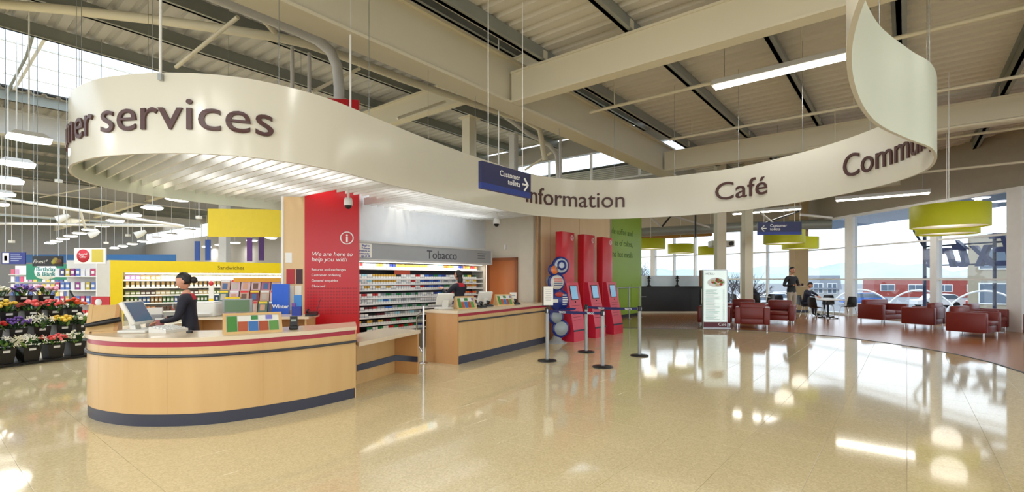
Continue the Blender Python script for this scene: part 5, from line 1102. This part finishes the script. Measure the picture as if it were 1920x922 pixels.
# red totem in the chiller, suspended lighting frame, sensors
board('price_totem', 'narrow white price totem with red disc before the chiller', 392, 401, 525, 568, 15.0, (240,238,234), 0, (disc((206,36,44),0,.86,.1), rect((240,210,40),-1,1,0,.2)), None).location.z = .8
ptm = [o for o in bpy.data.objects if o.name.startswith('price_totem')][0]; MB().box(-.02,.02,0,.02,-.8,0).build('stand_post', M_grey, ptm)
lf2 = thing('lighting_frame', 'white suspended tube frame carrying spotlights in the hall', 'lighting frame', (0,0,0)); tip = P(344,424,17.5)
for q in (P(-60,362,15), P(-60,418,20)): MB().tube([tip, q], .05, 10).build('frame_tube', M_white, lf2)
MB().tube([P(150,394,16.2), P(160,428,18.7)], .04, 8).build('frame_brace', M_white, lf2)
for px, py, Y in ((178,437,18.4),(265,437,18),(120,407,16.2)):
    x, y, z = P(px, py, Y); s_ = MB().tube([(x-.14,y-.1,z-.1),(x+.02,y,z),(x+.12,y+.06,z+.08)], [.13,.1,.05], 14).build('spotlight', M_white, lf2); MB().tube([(x,y,z),(x,y,z+.3)], .02, 6).build('bracket', M_white, s_)
for px, y0, Y in ((108,8.0,14),(300,7,5.6),(656,7,7.6)):
    pass
for i, (px, yb, Y) in enumerate(((110,342,16),(199,457,24),(240,443,22),(373,410,17),(22,455,20))):
    x, y, z = P(px, yb, Y); t = thing('sensor_drop', ('white drop rod hanging free left of the ribbon ring','ceiling sensor hanging over the special offer sign','ceiling sensor hanging beside the white spotlights','ceiling sensor hanging left of the yellow panel','ceiling drop rod at the far left of the hall')[i], 'sensor', (x,y,z)); MB().tube([(0,0,.08),(0,0,ZH-z)], .022 if i == 0 else .01, 8).build('rod', M_white, t); MB().box(-.07,.07,-.07,.07,0,.1).build('sensor_box', M_offw, t)
for i, (px, yt, Y) in enumerate(((301,132,5.45),(657,195,6.95),(935,295,10.3))):
    x, y, z = P(px, yt, Y); t = thing('support_rod', ('white support rod above the lettering of the ribbon ring','white support rod beside the red column top','white support rod behind the navy arrow sign')[i], 'rod', (x,y,3.8)); MB().tube([(0,0,0),(0,0,ZH-3.8)], .014, 8).build('rod', M_white, t); MB().box(-.02,.02,-.02,.02,-.05,.02).build('clamp', M_steel, t)
# ceiling alarm on the cafe side
al = thing('fire_alarm', 'red alarm box on the roof purlin at the upper right', 'alarm', P(1803,206,12.2)); MB().rbox(-.08,.08,-.06,.06,-.09,.09,.02).build('box', M_red, al); MB().tube([(.05,0,.08),(.05,0,ZD-P(1803,206,12.2)[2])], .03, 8).build('conduit', M_galv, al)
# ================================================================== batten lights on the cafe roof side
def batten(b, n0, n1, z, lab, power=75):
    nm = (n0+n1)/2; t = thing('batten_light', lab, 'lamp', (*bn(b,nm),z), RZB-R(90), 'batten lights under the roof'); h = (n1-n0)/2
    MB().yprism([(-.06,.1),(.06,.1),(.1,.0),(-.1,.0)][::-1], -.0, .0) if False else None
    MB().xprism([(-.17,.0),(.17,.0),(.08,.12),(-.08,.12)], -h, h).build('reflector', M_white, t)
    for y in (-.05,.05): MB().tube([(-h+.03,y,-.02),(h-.03,y,-.02)], .02, 8).build('fluorescent_tube', mat('fluorescent_lit',(255,250,235),.5,emit=12), t)
    for x in (-h+.2, h-.2): MB().tube([(x,0,.1),(x,0,ZD-z)], .006, 6).build('suspension_wire', M_steel, t)
    lamp('batten_glow', 'AREA', (*bn(b,nm),z-.06), power, h*2-.1, (0,0,RZB-R(90)), (1,.98,.94), None, .2)
names = {}
for b, n, z in ((9.6,-1.55,5.15),(15.5,-1.75,4.75),(21.0,-.7,4.35),(22.6,-4.6,4.35),(3.7,-2.2,5.3),(3.7,3.2,5.3),(9.6,4.4,5.3),(-2.2,-1.9,5.3),(-2.2,3.2,5.3),(15.6,4.6,5.2),(3.7,8.3,5.3)):  # positions without their own label are unseen battens added for fill light
    lab = {(9.6,-1.55):'lit batten light hanging beside the curled end of the ribbon',(15.5,-1.75):'lit batten light just above the word after the cafe on the ribbon',(21.0,-.7):'slim batten light under the roof by the side window',(22.6,-4.6):'slim batten light near the cream cafe columns'}.get((b,n), 'added fill batten light overhead out of view, %s of the %s row' % ({-2:'first',4:'second',10:'third',16:'fourth'}.get(round(b),'last'), {-2:'inner',3:'middle',4:'middle',5:'middle',8:'outer'}.get(round(n),'outer')))
    batten(b, n-1.3, n+1.3, z, lab, 48 if b < 9 or n > 2 else 36)
# fill tubes added above the canopy slats to brighten slats and board
cv = thing('canopy_fill_lighting', 'added fill tube lights above the canopy slats', 'lamp', (0,0,0))
for b0, b1, n in ((1.9,4.6,-7.0),(2.6,5.0,-8.6),(5.2,8.4,-7.3),(6.2,9.2,-8.4)):
    MB().tube([(*bn(b0,n),3.53),(*bn(b1,n),3.53)], .018, 8).build('tube', mat('canopy_fill_tube',(250,252,255),.5,emit=7), cv)
    MB().prism([bn(b0,n-.03),bn(b1,n-.03),bn(b1,n+.03),bn(b0,n+.03)][::-1], 3.55, 3.6).build('fill_tube_housing', M_white, cv)
    lamp('canopy_fill_light', 'AREA', (*bn((b0+b1)/2,n),3.5), 26, b1-b0, (0,0,RZB), (.95,.98,1), None, .1)
# hall pendants
pm = None
def pendant(loc, z, lab, pw):
    global pm
    if pm is None:
        t = thing('hall_pendant', lab, 'lamp', (*loc,z), RZB, 'square pendant lights of the sales hall')
        MB().add([(-.31,-.24,.1),(.31,-.24,.1),(.31,.24,.1),(-.31,.24,.1),(-.2,-.15,.2),(.2,-.15,.2),(.2,.15,.2),(-.2,.15,.2)],[(0,1,5,4),(1,2,6,5),(2,3,7,6),(3,0,4,7),(4,5,6,7)]).build('reflector', M_white, t)
        vs = [(x*.31,y*.24,.1-.1*(1-y*y)*(1-.3*x*x)) for x in (-1,-.5,0,.5,1) for y in (-1,-.5,0,.5,1)]; MB().add(vs, [(i*5+j,i*5+j+1,i*5+j+6,i*5+j+5) for i in range(4) for j in range(4)], 0, True).build('lens', mat('hall_lamp_lens',(255,250,240),.5,emit=7), t)
        MB().tube([(0,0,.2),(0,0,ZH-z)], .012, 6).build('rod', M_white, t); pm = t
    else: dup(pm, (*loc,z), RZB, lab, 'square pendant lights of the sales hall')
    if pw: lamp('pendant_glow', 'AREA', (*loc,z-.05), pw, .7, (0,0,0), (1,.985,.95))
rowsP = [((-9.45,9.6),(-2.25,2.0),5,'front'), ((-9.1,14.8),(-2.3,2.0),12,'middle'), ((-18.4,28),(-2.75,2.55),7,'rear'), ((-16.2,33.0),(-2.4,2.2),5,'rearmost')]
for (x, y), (dx, dy), k_, nm in rowsP:
    for i in range(k_):
        pendant((x+dx*i*1.05, y+dy*i*1.05), 4.2, 'square hall pendant, number %s from the near end of the %s row' % (('one','two','three','four','five','six','seven','eight','nine','ten','eleven','twelve')[i], nm), 75 if i % 2 == 0 else 0)
for i, loc in enumerate(((-4.5,1.5),(-10.5,3.5),(-2.5,-2.5))): pendant(loc, 4.6, ('added fill pendant out of view above the entrance aisle','added fill pendant above the flower aisle out of view','added unseen fill pendant behind the viewpoint')[i], 70)  # unseen pendants added to carry the room's lighting
